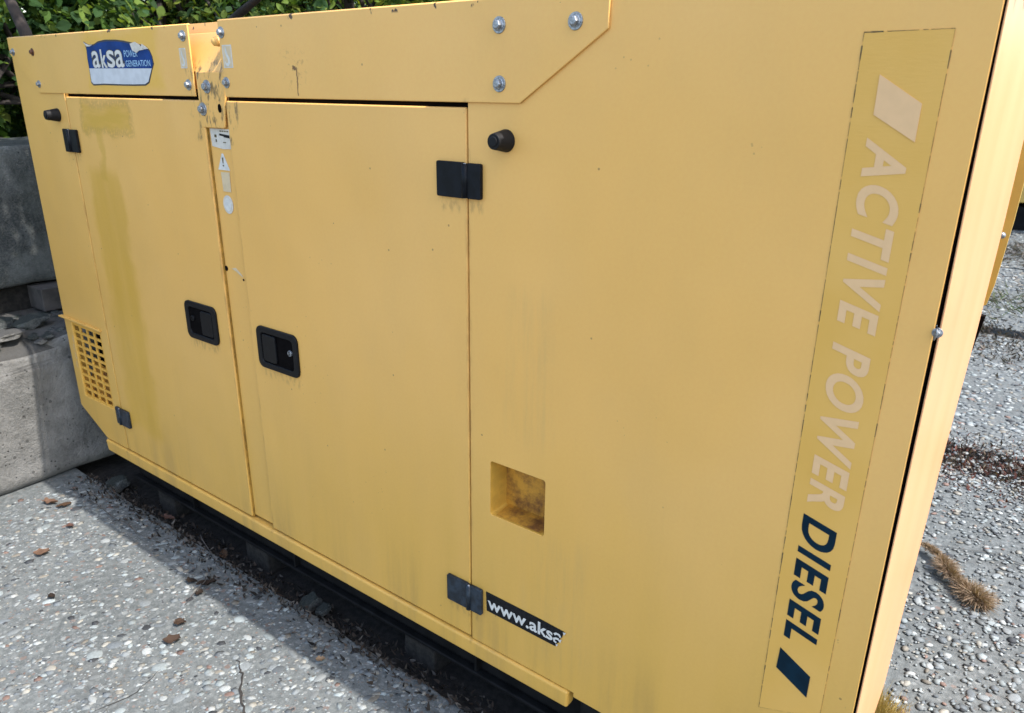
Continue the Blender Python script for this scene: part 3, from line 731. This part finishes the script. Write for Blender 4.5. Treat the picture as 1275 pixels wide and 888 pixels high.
# ---------- decals on the right panel
DY = Y0-.0007
dk = [(-.2335, 1.3715), (-.1400, 1.3725), (-.1425, .40), (-.2325, .3665)]
bm = B(); prism(bm, dk, DY, Y0+.0002); dec = me_obj('side_decal', bm, 'film', G, origin=(0, 0, 0))
bm = B()   # dirty, broken edge line of the film
def dash(a, b, wd):
    wd *= .65
    a, b = Vector(a), Vector(b); L = (b-a).length; d = (b-a)/L; n = Vector((-d.y, d.x)); t_ = 0
    while t_ < L:
        l = random.uniform(.004, .02); ww = wd*random.choice((.5, .7, 1, 1, 1.5, 2.2 if random.random() < .3 else 1))
        p = a+d*t_; q_ = a+d*min(L, t_+l)
        vs = [bm.verts.new((v.x, DY-.0002, v.y)) for v in (p-n*ww, q_-n*ww*.7, q_+n*ww*.7, p+n*ww)]; bm.faces.new(vs)
        t_ += l+(random.uniform(0, .006) if random.random() < .6 else 0)
for a, b, wd in ((dk[0], dk[1], .0006), (dk[0], dk[3], .0006), (dk[1], dk[2], .0004), (dk[3], dk[2], .0003)): dash(a, b, wd)
me_obj('decal_edge', bm, 'edge', dec)
LY = DY-.0004
XB, XC = -.2120, -.1625
def down(z_top, z_bot, xb=XB, xc=XC): return lambda u, v: (xb+(xc-xb)*v, LY, z_top+(z_bot-z_top)*u)
lettering('ACTIVE', 'ghost', dec, down(1.2545, 1.0125), .030, 1.17, .30)
lettering('POWER', 'ghost', dec, down(.9960, .7540), .030, 1.17, .30)
lettering('DIESEL', 'navy', dec, down(.7350, .5170, -.2135, -.1645), .030, 1.17, .30)
flat('slash_mark', [(-.2089, 1.3254), (-.1590, 1.2938), (-.1590, 1.2513), (-.2085, 1.2806)], 'ghost', dec, LY)
flat('slash_mark', [(-.2146, .4955), (-.1654, .4653), (-.1656, .4258), (-.2161, .4571)], 'navy', dec, LY)
# web address sticker, torn at its right end
sx0, sz0, sz1 = -.7985, .2820, .3285
flat('web_sticker', [(sx0, sz1), (sx0+.002, sz0), (-.6250, sz0-.0015), (-.6215, sz0+.008), (-.6175, sz0+.011), (-.6150, sz0+.022), (-.6105, sz0+.027), (-.6085, sz0+.036), (-.6050, sz1-.0045), (-.66, sz1-.002)], 'blackprint', rp, DY)
LW = DY-.0009
lettering('www.aks', 'whiteprint', rp, lambda u, v: (-.7935+.162*u, LW, .2895+.0300*v), .022, 1.0, 0)
bm = B()
ribbon(bm, [(-.6285, .3080), (-.6235, .3120), (-.6170, .3120), (-.6135, .3075)], .0048, LW); ribbon(bm, [(-.6170, .3010), (-.6235, .3005), (-.6285, .2975), (-.6275, .2925), (-.6225, .2905)], .0048, LW-.0001)
me_obj('lettering', bm, 'whiteprint', rp)
bm = B(); 
for p in (((-.6085, .3225), (-.6015, .3240), (-.6060, .3160)), ((-.6190, .2990), (-.6105, .3040), (-.6135, .2950)), ((-.6240, .2860), (-.6180, .2890), (-.6215, .2820))):
    prism(bm, p, LW-.0004, LW)
me_obj('torn_paper', bm, 'whiteprint', rp)

# ---------- maker sticker on the left valance
poly = [(-2.1189, 1.4105), (-2.1114, 1.4015), (-2.1092, 1.3899), (-2.1121, 1.3704), (-2.1114, 1.3488), (-2.1124, 1.314), (-2.1023, 1.3081), (-2.0459, 1.3096), (-1.9718, 1.3085), (-1.9006, 1.3082), (-1.847, 1.3089), (-1.8287, 1.3145), (-1.8077, 1.3426), (-1.797, 1.355), (-1.7996, 1.3711), (-1.8069, 1.3837), (-1.8193, 1.391), (-1.8434, 1.3966), (-1.8795, 1.4014), (-1.9199, 1.407), (-1.9544, 1.4098), (-2.0063, 1.4112), (-2.0446, 1.4085), (-2.0679, 1.4024), (-2.0938, 1.4021), (-2.1092, 1.4073)]
def scale_poly(P, s):
    cx, cz = -1.96, 1.36; return [(cx+(x-cx)*(1+s/.15), cz+(z-cz)*(1+s/.05)) for x, z in P]
SY = VY0
ms = flat('maker_sticker', scale_poly(poly, .0022), 'shadowprint', v1, SY, .0006)
up_ = [p for p in poly if p[1] > 1.347]
upper = [(-2.1114, 1.3478)]+[(-2.1121, 1.3704), (-2.1092, 1.3899), (-2.1060, 1.4000), (-2.0938, 1.4010), (-2.0679, 1.4010), (-2.0446, 1.4065), (-2.0063, 1.4092), (-1.9544, 1.4078), (-1.9199, 1.405), (-1.8795, 1.3994), (-1.8434, 1.3946), (-1.8193, 1.389), (-1.8069, 1.3817), (-1.7996, 1.3700), (-1.799, 1.355), (-1.806, 1.3450)]
flat('blue_field', upper, 'blue', v1, SY-.0007, .0003)
flat('white_field', [(-2.1114, 1.3476), (-1.806, 1.3450), (-1.8087, 1.3426), (-1.8297, 1.3155), (-1.847, 1.3100), (-1.9006, 1.3093), (-1.9718, 1.3096), (-2.0459, 1.3107), (-2.1013, 1.3093), (-2.1114, 1.315)], 'silver', v1, SY-.0007, .0003)
flat('peeled_corner', [(-1.8870, 1.4010), (-1.8640, 1.4045), (-1.8480, 1.3990), (-1.8330, 1.3905), (-1.8290, 1.3860), (-1.8500, 1.3850), (-1.8620, 1.3800), (-1.8800, 1.3860)], 'label', v1, SY-.0016, .0012)
flat('peeled_corner', [(-1.8330, 1.3990), (-1.8180, 1.3930), (-1.8080, 1.3880), (-1.8250, 1.3870), (-1.8370, 1.3930)], 'label', v1, SY-.0016, .0012)
flat('peeled_corner', [(-2.1189, 1.4105), (-2.1092, 1.4073), (-2.0938, 1.4030), (-2.0720, 1.4035), (-2.0900, 1.3995), (-2.1060, 1.4000)], 'label', v1, SY-.0014, .0008)
def across(x0, x1, z0, z1, y): return lambda u, v: (x0+(x1-x0)*u, y, z0+(z1-z0)*v)
for ch, a_, b_ in (('a', -2.0870, -2.0490), ('k', -2.0420, -2.0130), ('s', -2.0110, -1.9730), ('a', -1.9690, -1.9290)):
    lettering(ch, 'shadowprint', v1, across(a_-.0035, b_+.0030, 1.3480, 1.3905, SY-.0012), .05)
    lettering(ch, 'whiteprint', v1, across(a_, b_, 1.3482, 1.3885 if ch != 'k' else 1.3915, SY-.0015), .012 if ch != 'k' else .03)
lettering('POWER', 'lightblue', v1, across(-1.9240, -1.8620, 1.3715, 1.3870, SY-.0012), .004, 1)
lettering('GENERATION', 'lightblue', v1, across(-1.9220, -1.8090, 1.3500, 1.3640, SY-.0012), .004, 1)

# ================================================================ CONCRETE BLOCKS
from mathutils import noise as mnoise
def rough_block(name, x0, x1, y0, y1, z0, z1, mat, amp, chip, label, seed):
    bm = B(); box(bm, x0, x1, y0, y1, z0, z1)
    bmesh.ops.subdivide_edges(bm, edges=[e for e in bm.edges if abs(e.verts[0].co.y-e.verts[1].co.y) > .1], cuts=26, use_grid_fill=True)
    bmesh.ops.subdivide_edges(bm, edges=[e for e in bm.edges if abs(e.verts[0].co.z-e.verts[1].co.z) > .1], cuts=14, use_grid_fill=True)
    bmesh.ops.subdivide_edges(bm, edges=[e for e in bm.edges if abs(e.verts[0].co.x-e.verts[1].co.x) > .1], cuts=12, use_grid_fill=True)
    sv = Vector((seed, seed*.7, 3))
    cx, cy, cz = (x0+x1)/2, (y0+y1)/2, (z0+z1)/2
    for v in bm.verts:
        p = v.co.copy()
        n = mnoise.noise_vector(p*7+sv)*amp+mnoise.noise_vector(p*23+sv)*amp*.4
        ex = min(abs(p.x-x0), abs(p.x-x1)); ez = min(abs(p.z-z0), abs(p.z-z1)); ey = min(abs(p.y-y0), abs(p.y-y1))
        onedge = sum(1 for e in (ex, ey, ez) if e < .001) >= 2
        if onedge:
            k = chip*(.35+max(0, mnoise.noise(p*5+sv))*1.6)
            n += Vector((cx-p.x, cy-p.y, cz-p.z)).normalized()*k
        if chip > .02 and p.z > z1-.10 and p.x > x1-.08:
            n += Vector((-.7, 0, -1))*chip*max(0, mnoise.noise(p*4.3+sv)+.15)
        v.co += n
    o = me_obj(name, bm, mat, None, smooth=True, origin=(cx, cy, z0))
    md = o.modifiers.new('sub', 'SUBSURF'); md.levels = 1; md.render_levels = 1; md.subdivision_type = 'SIMPLE'
    return tag(o, label, 'concrete block')
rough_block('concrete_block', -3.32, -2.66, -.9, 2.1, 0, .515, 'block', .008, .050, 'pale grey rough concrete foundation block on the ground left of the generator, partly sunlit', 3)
rough_block('concrete_block', -3.45, -3.0, -.7, 2.0, .612, 1.112, 'dark_block', .012, .034, 'concrete block raised above the pale block, its shade deepened by a darker colour', 9)
bm = B(); box(bm, -3.05, -2.93, 1.075, 1.19, .522, .607); 
tag(me_obj('wooden_spacer', bm, 'wood', None, origin=(-3, 1.13, .522), bevel=.004), 'small grey wooden spacer in the gap between the two concrete blocks', 'wood block')
bm = B(); box(bm, -3.42, -3.06, -.6, 2.0, .495, .612); tag(me_obj('gap_shade_fill', bm, 'soil', None, origin=(-3.2, .7, .5)), 'black filler added as the dark shade in the gap between the two concrete blocks', 'soil', kind='stuff')  # dark box added so the gap between the blocks stays black
bm = B()
# rubble lying on the ledge of the lower block
def rubble(name, loc, r, mat, label, seed, flatz=.6, cat='stone', group=None):
    bm = B(); bmesh.ops.create_icosphere(bm, subdivisions=3, radius=r); sv = Vector((seed, 1, 2))
    for v in bm.verts:
        n = mnoise.noise(v.co/r*1.3+sv)*.45+mnoise.noise(v.co/r*3.5+sv)*.15; v.co *= 1+n; v.co.z *= flatz; v.co.y *= 1.25; v.co.x = max(-r*.72, min(r*.8, v.co.x)); v.co.z = min(v.co.z, r*flatz*.55+v.co.y*.25)
    zm = min(v.co.z for v in bm.verts); bmesh.ops.translate(bm, verts=bm.verts, vec=Vector(loc)+Vector((0, 0, -zm-.003)))
    return tag(me_obj(name, bm, mat, None, smooth=False, origin=loc), label, cat, group)
bm.free()
cr = np.random.default_rng(77)
bm = B()
for k in range(260):
    x, y = cr.uniform(-3.0, -2.69), cr.uniform(.5, 1.25); r = cr.uniform(.006, .022)
    q = bmesh.ops.create_icosphere(bm, subdivisions=1, radius=r)['verts']
    e = Euler((cr.uniform(0, 3), cr.uniform(0, 3), cr.uniform(0, 3))).to_matrix()
    for v in q: v.co = e @ (v.co*cr.uniform(.7, 1.3)); v.co.z *= .6; v.co += Vector((x, y, .503+(x+2.69)*-.03))
o = me_obj('crumbled_concrete', bm, 'dark_block', None, origin=(-2.85, .9, .5)); tag(o, 'dark crumbs and grit scattered over the broken ledge of the lower block', 'rubble', kind='stuff')
GRB = 'rubble on the ledge of the lower block'
rubble('rubble_stone', (-2.74, .86, .505), .050, 'block', 'flat pale stone on the front edge of the lower block ledge', 2, .35, group=GRB)
rubble('rubble_stone', (-2.80, .98, .508), .045, 'dark_block', 'dark jagged rubble lump on the ledge nearest the generator', 5, .6, group=GRB)
rubble('rubble_stone', (-2.88, .90, .510), .055, 'dark_block', 'broad dark rubble lump in front of the gap between blocks', 8, .4, group=GRB)
rubble('rubble_stone', (-2.685, .955, .485), .014, 'block', 'small pale rounded pebble on the broken ledge edge', 12, .8, group=GRB)

# stones in the dark hollow under the machine and at the joint
for k, (x, y, r, m, lab) in enumerate(((-1.43, 1.02, .020, 'dark_block', 'flat grey stone shard lying under the base rail below the second door'),
        (-1.385, 1.03, .014, 'dark_block', 'smaller grey shard leaning beside the flat shard under the rail'),
        (-2.47, 1.02, .026, 'dark_block', 'dark broken lump at the foot of the concrete block by the generator corner'))):
    rubble('loose_stone', (x, y, -.035), r*1.25, m, lab, 20+k, .9, group='loose stones under the generator')
def chips(i):
    x = rng.uniform(-2.6, -.5); y = rng.uniform(.955, 1.06) if rng.random() < .8 else rng.uniform(.90, .99); a = rng.uniform(0, 6.28); l = rng.uniform(.004, .022)
    z = -.03 if y > .99 else .0035
    return (x, y, z), (x+l*math.cos(a), y+l*math.sin(a)*.6, z+rng.uniform(0, .012)), rng.uniform(.001, .005), ((.035, .030, .026), (.06, .045, .035), (.02, .018, .016), (.10, .09, .08))[rng.integers(4)]
# ================================================================ dry leaves
def dry_leaf(loc, L, W_, col, label, rz, curl=.35, seed=0):
    n = 7; V = []; Fx = []
    for i in range(n):
        t_ = i/(n-1); wv = W_*math.sin(math.pi*min(1, t_*.92+.05))**.8
        for s_ in (-1, -.5, 0, .5, 1):
            V.append((L*(t_-.5), s_*wv, .006+L*curl*(abs(s_)**2*.30+(t_-.5)**2*.8)*(1 if (i+seed) % 3 else .7)))
    for i in range(n-1):
        for j in range(4): a = i*5+j; Fx.append((a, a+1, a+6, a+5))
    V = np.array(V); V[:, 1] *= 1+.28*np.sin(V[:, 0]/L*23+rz*7); V[:, 0] += .08*L*np.sin(V[:, 1]/L*19+rz*3); V[:, 2] += .04*L*np.sin(V[:, 0]/L*15+V[:, 1]/L*11); c, s_ = math.cos(rz), math.sin(rz)
    V = np.stack([V[:, 0]*c-V[:, 1]*s_, V[:, 0]*s_+V[:, 1]*c, V[:, 2]], 1)
    me = np_mesh('dry_leaf', V, np.array(Fx), np.tile(np.array(col), (len(V), 1))*rng.uniform(.75, 1.15, (len(V), 1)), 'straw', True)
    o = bpy.data.objects.new('dry_leaf', me); COL.objects.link(o); o.location = loc
    tag(o, label, 'dry leaf', 'dry leaves on the paving')
BR, DB, OR, RD = (.060, .036, .022), (.028, .02, .015), (.13, .078, .052), (.10, .055, .042)
for a in (((-2.50, .815, 0), .055, .014, OR, 'curled orange brown leaf by the foot of the pale block', .4),
          ((-2.44, .835, 0), .045, .012, BR, 'brown leaf just right of the orange one at the block foot', 1.2),
          ((-2.30, .79, 0), .028, .009, RD, 'small reddish scrap between block foot and shadow edge', .2),
          ((-2.215, .672, 0), .042, .016, OR, 'flat orange pink leaf alone on sunlit paving at left', .9),
          ((-1.70, .885, 0), .050, .012, DB, 'dark brown leaf in the debris patch at the shadow edge', 1.0),
          ((-1.745, .865, 0), .036, .010, DB, 'black crumpled leaf left of the debris patch', .3),
          ((-1.68, .850, 0), .026, .010, DB, 'tiny dark leaf just outside the shadow edge', 2.0),
          ((-1.61, .752, 0), .032, .014, (.050, .032, .022), 'brown rounded leaf on sunlit paving, upper of a close pair', .5),
          ((-1.565, .705, 0), .040, .016, (.055, .036, .026), 'brown rounded leaf on sunlit paving, lower of a close pair', .9),
          ((-1.98, .60, 0), .028, .008, DB, 'thin black leaf scrap left of the brown pair', .1),
          ((-1.22, .885, 0), .022, .008, (.30, .20, .12), 'tan leaf scrap in the generator shadow', .7),
          ((-2.10, 1.00, 0), .05, .012, RD, 'reddish leaf lying in the slab joint under the rail', .2),
          ((-1.78, .99, 0), .045, .012, BR, 'brown leaf lying in the slab joint below the door gap', 2.6)):
    dry_leaf(*a)
# thin twigs
for k, (a, b, lab) in enumerate((((-1.93, 1.01, .008), (-1.70, .93, .012), 'long thin bare twig lying across the shaded slab edge'), ((-1.72, .90, .01), (-1.66, .80, .004), 'short pale stalk at the debris patch'),
        ((-2.42, .90, .006), (-2.05, .90, .006), 'straight dry stalk near the foot of the pale block'))):
    bm = B(); A, Bv = Vector(a), Vector(b)
    pts = [A.lerp(Bv, t_/6)+Vector((random.uniform(-.006, .006), random.uniform(-.006, .006), random.uniform(0, .004))) for t_ in range(7)]
    tube(bm, pts, [.0016, .0015, .0014, .0013, .0011, .001, .0007], 6); tag(me_obj('twig', bm, 'wood', None, smooth=True, origin=a), lab, 'twig', 'twigs on the paving')

# ================================================================ dry grass pieces at right
def blades(N, fn, name, mat='straw', seed=0):
    """fn(i) -> base, tip, width, colour"""
    V, Fx, C = [], [], []
    for i in range(N):
        b, t_, wd, col = fn(i); b = np.array(b); t_ = np.array(t_); d = t_-b; L = np.linalg.norm(d)+1e-9
        sd_ = np.cross(d/L, rng.normal(0, 1, 3)); sd_ /= np.linalg.norm(sd_)+1e-9
        m = b+d*.5+np.array([0, 0, -.1*L])*rng.uniform(-1, 1)
        k = len(V); V += [b-sd_*wd, b+sd_*wd, m+sd_*wd*.8, m-sd_*wd*.8, t_+sd_*wd*.15, t_-sd_*wd*.15]
        Fx += [(k, k+1, k+2, k+3), (k+3, k+2, k+4, k+5)]; C += [np.array(col)*rng.uniform(.7, 1.2)]*6
    return np_mesh(name, np.array(V), np.array(Fx), np.array(C), mat)
me = blades(2600, chips, 'gap_debris'); o = bpy.data.objects.new('gap_debris', me); COL.objects.link(o); tag(o, 'dark crumbs and plant scraps lying along the slab edge under the generator', 'debris', kind='stuff')
def seed_head(i):
    t_ = rng.random()**.8; ax = np.array([-.15+.19*t_+.008*math.sin(t_*9), 2.31-.21*t_+.010*math.sin(t_*6), .018+.006*math.sin(t_*5)]); rad = (.007+.027*t_**.8)*(1+.35*math.sin(t_*17))*(1.1 if t_ < .9 else .8)
    v = rng.normal(0, 1, 3); v /= np.linalg.norm(v); v[2] = abs(v[2])*.9-.15
    return ax, ax+v*rad*rng.uniform(.45, 1.6)+np.array([.008, -.009, 0])*rng.random(), .0009, (.235, .165, .11) if rng.random() < .6 else (.34, .26, .18)
me = blades(8000, seed_head, 'dried_seed_head'); o = bpy.data.objects.new('dried_seed_head', me); COL.objects.link(o)
tag(o, 'fuzzy brown dried grass seed head lying on paving right of the generator', 'dried plant')
def tuft(i):
    a = rng.uniform(0, 6.28); r = abs(rng.normal(0, .035)); h = rng.uniform(.02, .105)*(1.15-r*6)
    bx, by = -.115+r*math.cos(a)*1.1, 1.47+r*math.sin(a)
    return (bx, by, 0), (bx+rng.normal(0, .022), by+rng.normal(0, .022), max(.006, h)), .0009, (.42, .30, .10) if rng.random() < .7 else (.28, .22, .07)
me = blades(3200, tuft, 'dry_grass_tuft'); o = bpy.data.objects.new('dry_grass_tuft', me); COL.objects.link(o)
tag(o, 'golden dry grass tuft at the foot of the generator end panel', 'grass tuft')
def litter(y0, y1, x0, x1, cols, ht, N, wd=.0015, L0=.05):
    def f(i):
        x = rng.uniform(x0, x1); yc = rng.normal(.5, .27)+.12*math.sin(x*5.3+y0); y = y0+(y1-y0)*yc+.05*math.sin(x*9)
        a = rng.uniform(0, 6.28); l = rng.uniform(.3, 1)*L0
        return (x, y, rng.uniform(0, ht*.4)-.01), (x+l*math.cos(a), y+l*math.sin(a)*.7, rng.uniform(0, ht)), wd*rng.uniform(.6, 2.2), cols[rng.integers(len(cols))]
    return blades(N, f, 'litter')
me = litter(2.84, 3.30, -.45, 1.9, [(.11, .045, .036), (.06, .036, .030), (.14, .060, .048), (.17, .135, .105), (.04, .03, .026), (.09, .085, .08)], .016, 10000, .0022, .022)
me.name = 'reddish_litter'; o = bpy.data.objects.new('reddish_litter', me); COL.objects.link(o); tag(o, 'reddish brown dead plant litter filling the slab joint at right', 'plant litter', kind='stuff')
me = litter(4.45, 5.45, -.75, 2.4, [(.08, .07, .055), (.055, .045, .038), (.14, .12, .10), (.03, .026, .022)], .022, 6000, .0028, .032)
me.name = 'brown_litter'; o = bpy.data.objects.new('brown_litter', me); COL.objects.link(o); tag(o, 'dark brown dead weeds in the second slab joint at right', 'plant litter', kind='stuff')
me = litter(5.6, 6.5, -.75, 2.4, [(.06, .095, .03), (.08, .10, .04), (.07, .065, .04), (.11, .10, .07)], .05, 2600, .002, .07)
me.name = 'green_weeds'; o = bpy.data.objects.new('green_weeds', me); COL.objects.link(o); tag(o, 'low green weeds growing from a joint farther back at right', 'weeds', kind='stuff')
me = litter(7.4, 8.6, -1.2, 3., [(.13, .12, .11), (.08, .07, .06), (.20, .19, .18)], .05, 4000, .004, .12)
me.name = 'grey_litter'; o = bpy.data.objects.new('grey_litter', me); COL.objects.link(o); tag(o, 'grey brown litter in the farthest joint at right', 'plant litter', kind='stuff')

# ================================================================ second generator far behind at right
F0 = (-.9, 9.4, 0)
Fg = empty('yellow_generator', F0)
tag(Fg, 'distant yellow generator on a black base, glimpsed past the right edge of the near one', 'generator')
M['farpaint'] = simple('far_yellow_paint', (.62, .40, .10), .5, nz=.12, ns=4)
bm = B(); prism(bm, [(-1.6, .24), (2.6, .40), (2.6, 1.9), (-1.6, 1.9)], 9.4, 10.6); me_obj('body_shell', bm, 'farpaint', Fg, bevel=.01)
bm = B(); box(bm, -1.4, 2.4, 9.46, 10.5, .0, .24); me_obj('base_frame', bm, 'frame', Fg)
bm = B(); box(bm, -.30, .5, 9.385, 9.41, .45, 1.75); me_obj('door', bm, 'farpaint', Fg, bevel=.008)
bm = B(); box(bm, -.415, -.38, 9.38, 9.41, .62, .76); me_obj('hinge', bm, 'hinge', Fg)

# ================================================================ VEGETATION
def leaf_cloud(N, centers, radii, size, cols, squash=1., seedd=0, droop=.3):
    r_ = np.random.default_rng(seedd)
    ci = r_.choice(len(centers), N, p=radii**2/np.sum(radii**2)); C0 = centers[ci]; R0 = radii[ci]
    d = r_.normal(0, 1, (N, 3)); d /= np.linalg.norm(d, axis=1)[:, None]
    P = C0+d*(R0*r_.random(N)**.45)[:, None]*np.array([1, 1, squash])
    nrm = d*.5+r_.normal(0, .55, (N, 3))+np.array([.25, 0, .75]); nrm /= np.linalg.norm(nrm, axis=1)[:, None]
    ax = np.cross(nrm, r_.normal(0, 1, (N, 3))); ax /= np.linalg.norm(ax, axis=1)[:, None]; ax[:, 2] -= droop; ax /= np.linalg.norm(ax, axis=1)[:, None]
    sd_ = np.cross(nrm, ax); sd_ /= np.linalg.norm(sd_, axis=1)[:, None]
    L = size*r_.uniform(.34, .84, N)[:, None]; Wd = L*r_.uniform(.26, .40, (N, 1)); up3 = np.cross(ax, sd_)
    v = [P-ax*L*.5]
    for a_, w_ in ((-.30, .62), (-.02, 1.), (.26, .72), (.46, .30)): v.append(P+ax*L*a_+sd_*Wd*w_+up3*L*.07*w_)
    v.append(P+ax*L*.64-up3*L*.12)
    for a_, w_ in ((.46, .30), (.26, .72), (-.02, 1.), (-.30, .62)): v.append(P+ax*L*a_-sd_*Wd*w_+up3*L*.07*w_)
    v.append(P+ax*L*.05-up3*L*.03)
    V = np.stack(v, 1).reshape(-1, 3)
    T = np.array([(k, (k+1) % 10, 10) for k in range(10)])
    Fx = (T[None]+(np.arange(N)*11)[:, None, None]).reshape(-1, 3)
    cl = cols[r_.integers(len(cols), size=N)]*r_.uniform(.7, 1.25, (N, 1))
    # whole clumps differ a little in age
    cl = cl*(r_.uniform(.7, 1.2, len(centers))[ci])[:, None]
    return V, Fx, np.repeat(cl, 11, 0)
GREEN = np.array([(.075, .135, .020), (.130, .195, .028), (.042, .088, .020), (.250, .310, .055), (.300, .340, .080)])
DARKG = np.array([(.030, .070, .020), (.055, .105, .022), (.036, .078, .028), (.120, .180, .035)])
def tree(name, x, y, h, r, label, N0, cols, seed, cat='tree', size=.085, lean=(0, 0), squash=1.0, zc=None, nclump=26):
    N = int(N0*1.7)
    r_ = np.random.default_rng(seed); T = empty(name, (x, y, 0)); tag(T, label, cat, 'trees and bushes behind the blocks')
    zc = zc or h*.60; bm = B(); top = Vector((x+lean[0], y+lean[1], h*.9))
    tr = [Vector((x, y, -.02)).lerp(top, t_)+Vector((r_.normal(0, .04), r_.normal(0, .04), 0))*(1 if t_ > 0 else 0) for t_ in (0, .2, .4, .6, .8, 1)]
    tube(bm, tr, [.05*h/2.4*k for k in (1.25, .95, .8, .62, .42, .15)], 8)
    me_obj('trunk', bm, 'bark', T, smooth=True)
    cen = []; bmb = B()
    for k in range(nclump):
        d = r_.normal(0, 1, 3); d /= np.linalg.norm(d); rad = r*(.35+.62*r_.random()**.6)
        p = np.array([x+lean[0]*.6, y+lean[1]*.6, zc])+d*rad*np.array([1, 1, squash]); p[2] = max(.25, p[2]); cen.append(p)
        s0 = tr[2].lerp(tr[4], r_.random()); e = Vector(p); mid = s0.lerp(e, .5)+Vector((0, 0, .10*r))
        tube(bmb, [s0, mid, e], [.016*h/2.4, .011*h/2.4, .004], 5)
    me_obj('branches', bmb, 'bark', T, smooth=True)['kind'] = 'stuff'
    cen = np.array(cen); V, Fx, C = leaf_cloud(N, cen, r_.uniform(.22, .42, len(cen))*r, size, cols, seedd=seed)
    me = np_mesh('crown', V-np.array([x, y, 0]), Fx, C, 'leaf'); o = bpy.data.objects.new('crown', me); COL.objects.link(o); o.parent = T; o['kind'] = 'stuff'
    return T
tree('leafy_bush', -3.95, 1.55, 2.1, .80, 'dark leafy bush rising behind the dark block at far left', 6500, DARKG, 1, 'bush', .075, zc=1.15, squash=1.1)
tree('leafy_bush', -4.35, .55, 2.3, .85, 'lower bush at the left picture edge with bright leaf tips', 4500, GREEN, 2, 'bush', .08, zc=1.3, squash=1.1)
tree('leafy_tree', -4.55, 2.55, 3.0, 1.10, 'young tree behind the maker sticker with a dark crown', 9000, DARKG, 3, size=.08, zc=1.8, squash=1.2)
tree('leafy_tree', -4.15, 3.75, 3.1, 1.10, 'young tree with yellow green sunlit leaves above the lifting bracket', 9000, GREEN, 4, size=.085, zc=1.8, squash=1.15)
tree('leafy_tree', -3.75, 5.05, 3.2, 1.15, 'bright leafed tree above the right valance', 8500, GREEN, 5, size=.085, zc=1.9, squash=1.15)
tree('leafy_tree', -5.9, 4.6, 3.8, 1.6, 'taller dark tree standing behind the front row of trees', 7000, DARKG, 6, size=.12, zc=2.0, squash=1.1)
tree('leafy_tree', -6.2, 2.2, 3.9, 1.6, 'tall dark tree farther back at the left', 6500, DARKG, 7, size=.12, zc=2.0, squash=1.1)
tree('leafy_tree', -5.3, 7.0, 3.9, 1.6, 'tall tree deep behind the right end of the leafy strip', 6500, DARKG, 8, size=.12, zc=2.0, squash=1.1)
tree('leafy_tree', -3.2, 6.9, 3.2, 1.2, 'sparse tree where the leafy strip meets the top edge of the picture', 5500, GREEN, 9, size=.09, zc=1.9)
# far wood that reads as one dark mass
r_ = np.random.default_rng(3); cen = np.stack([r_.uniform(-13, -7.5, 70), r_.uniform(-3, 15, 70), r_.uniform(.5, 3.6, 70)], 1)
V, Fx, C = leaf_cloud(16000, cen, r_.uniform(.7, 1.3, 70), .2, DARKG, seedd=5)
me = np_mesh('thicket', V, Fx, C, 'leaf'); o = bpy.data.objects.new('thicket', me); COL.objects.link(o)
tag(o, 'dense dark thicket filling the gaps behind the trees', 'thicket', kind='stuff')
# visible dark stems
for k, (pts, rr, lab) in enumerate(((((-2.80, 1.22, .50), (-2.80, 1.18, 1.0), (-2.815, 1.15, 1.38), (-2.83, 1.15, 1.4636), (-2.90, 1.15, 1.567), (-2.98, 1.17, 1.72), (-3.1, 1.2, 1.95)), .020, 'dark leaning bare stem rising above the top left corner of the generator'),
        (((-3.75, 2.2, 0), (-3.72, 2.2, 1.2), (-3.55, 2.2, 1.47), (-3.17, 2.2, 1.627), (-3.05, 2.2, 1.672), (-2.7, 2.25, 1.85), (-2.3, 2.3, 2.1)), .019, 'dark diagonal stem against the leaves right of the lifting bracket'))):
    bm = B(); tube(bm, pts, [rr*1.3, rr*1.2, rr*1.1, rr, rr*.85, rr*.6, rr*.3], 8); tag(me_obj('bare_stem', bm, 'bark', None, smooth=True, origin=(pts[0][0], pts[0][1], 0)), lab, 'stem')

T = empty('leafy_tree', (-2.25, 3.3, 0)); tag(T, 'unseen tree added behind the generator, its long branch set to shade the dark block', 'tree', 'trees and bushes behind the blocks')  # out of view, added so its leaves shade the upper block
bm = B(); tube(bm, [(-2.25, 3.3, -.02), (-2.22, 3.2, 1.0), (-2.15, 2.9, 2.0), (-2.05, 2.2, 2.65), (-2.0, 1.3, 2.75), (-2.05, .7, 2.62)], [.07, .06, .05, .035, .022, .010], 8); me_obj('trunk', bm, 'bark', T, smooth=True)
cen = np.array([(-2.05, 1.15, 2.55), (-2.1, .75, 2.42), (-1.85, .95, 2.62), (-2.2, 1.35, 2.5), (-1.95, .55, 2.45), (-1.9, 1.6, 2.8), (-2.1, 2.2, 3.1), (-1.9, 2.6, 3.2), (-2.0, 2.4, 3.3), (-2.0, 2.8, 3.3)])
V, Fx, C = leaf_cloud(6500, cen, np.array([.26, .24, .24, .24, .2, .22, .4, .5, .5, .5]), .09, DARKG, seedd=31)
me = np_mesh('crown', V-np.array([-2.25, 3.3, 0]), Fx, C, 'leaf'); o = bpy.data.objects.new('crown', me); COL.objects.link(o); o.parent = T; o['kind'] = 'stuff'
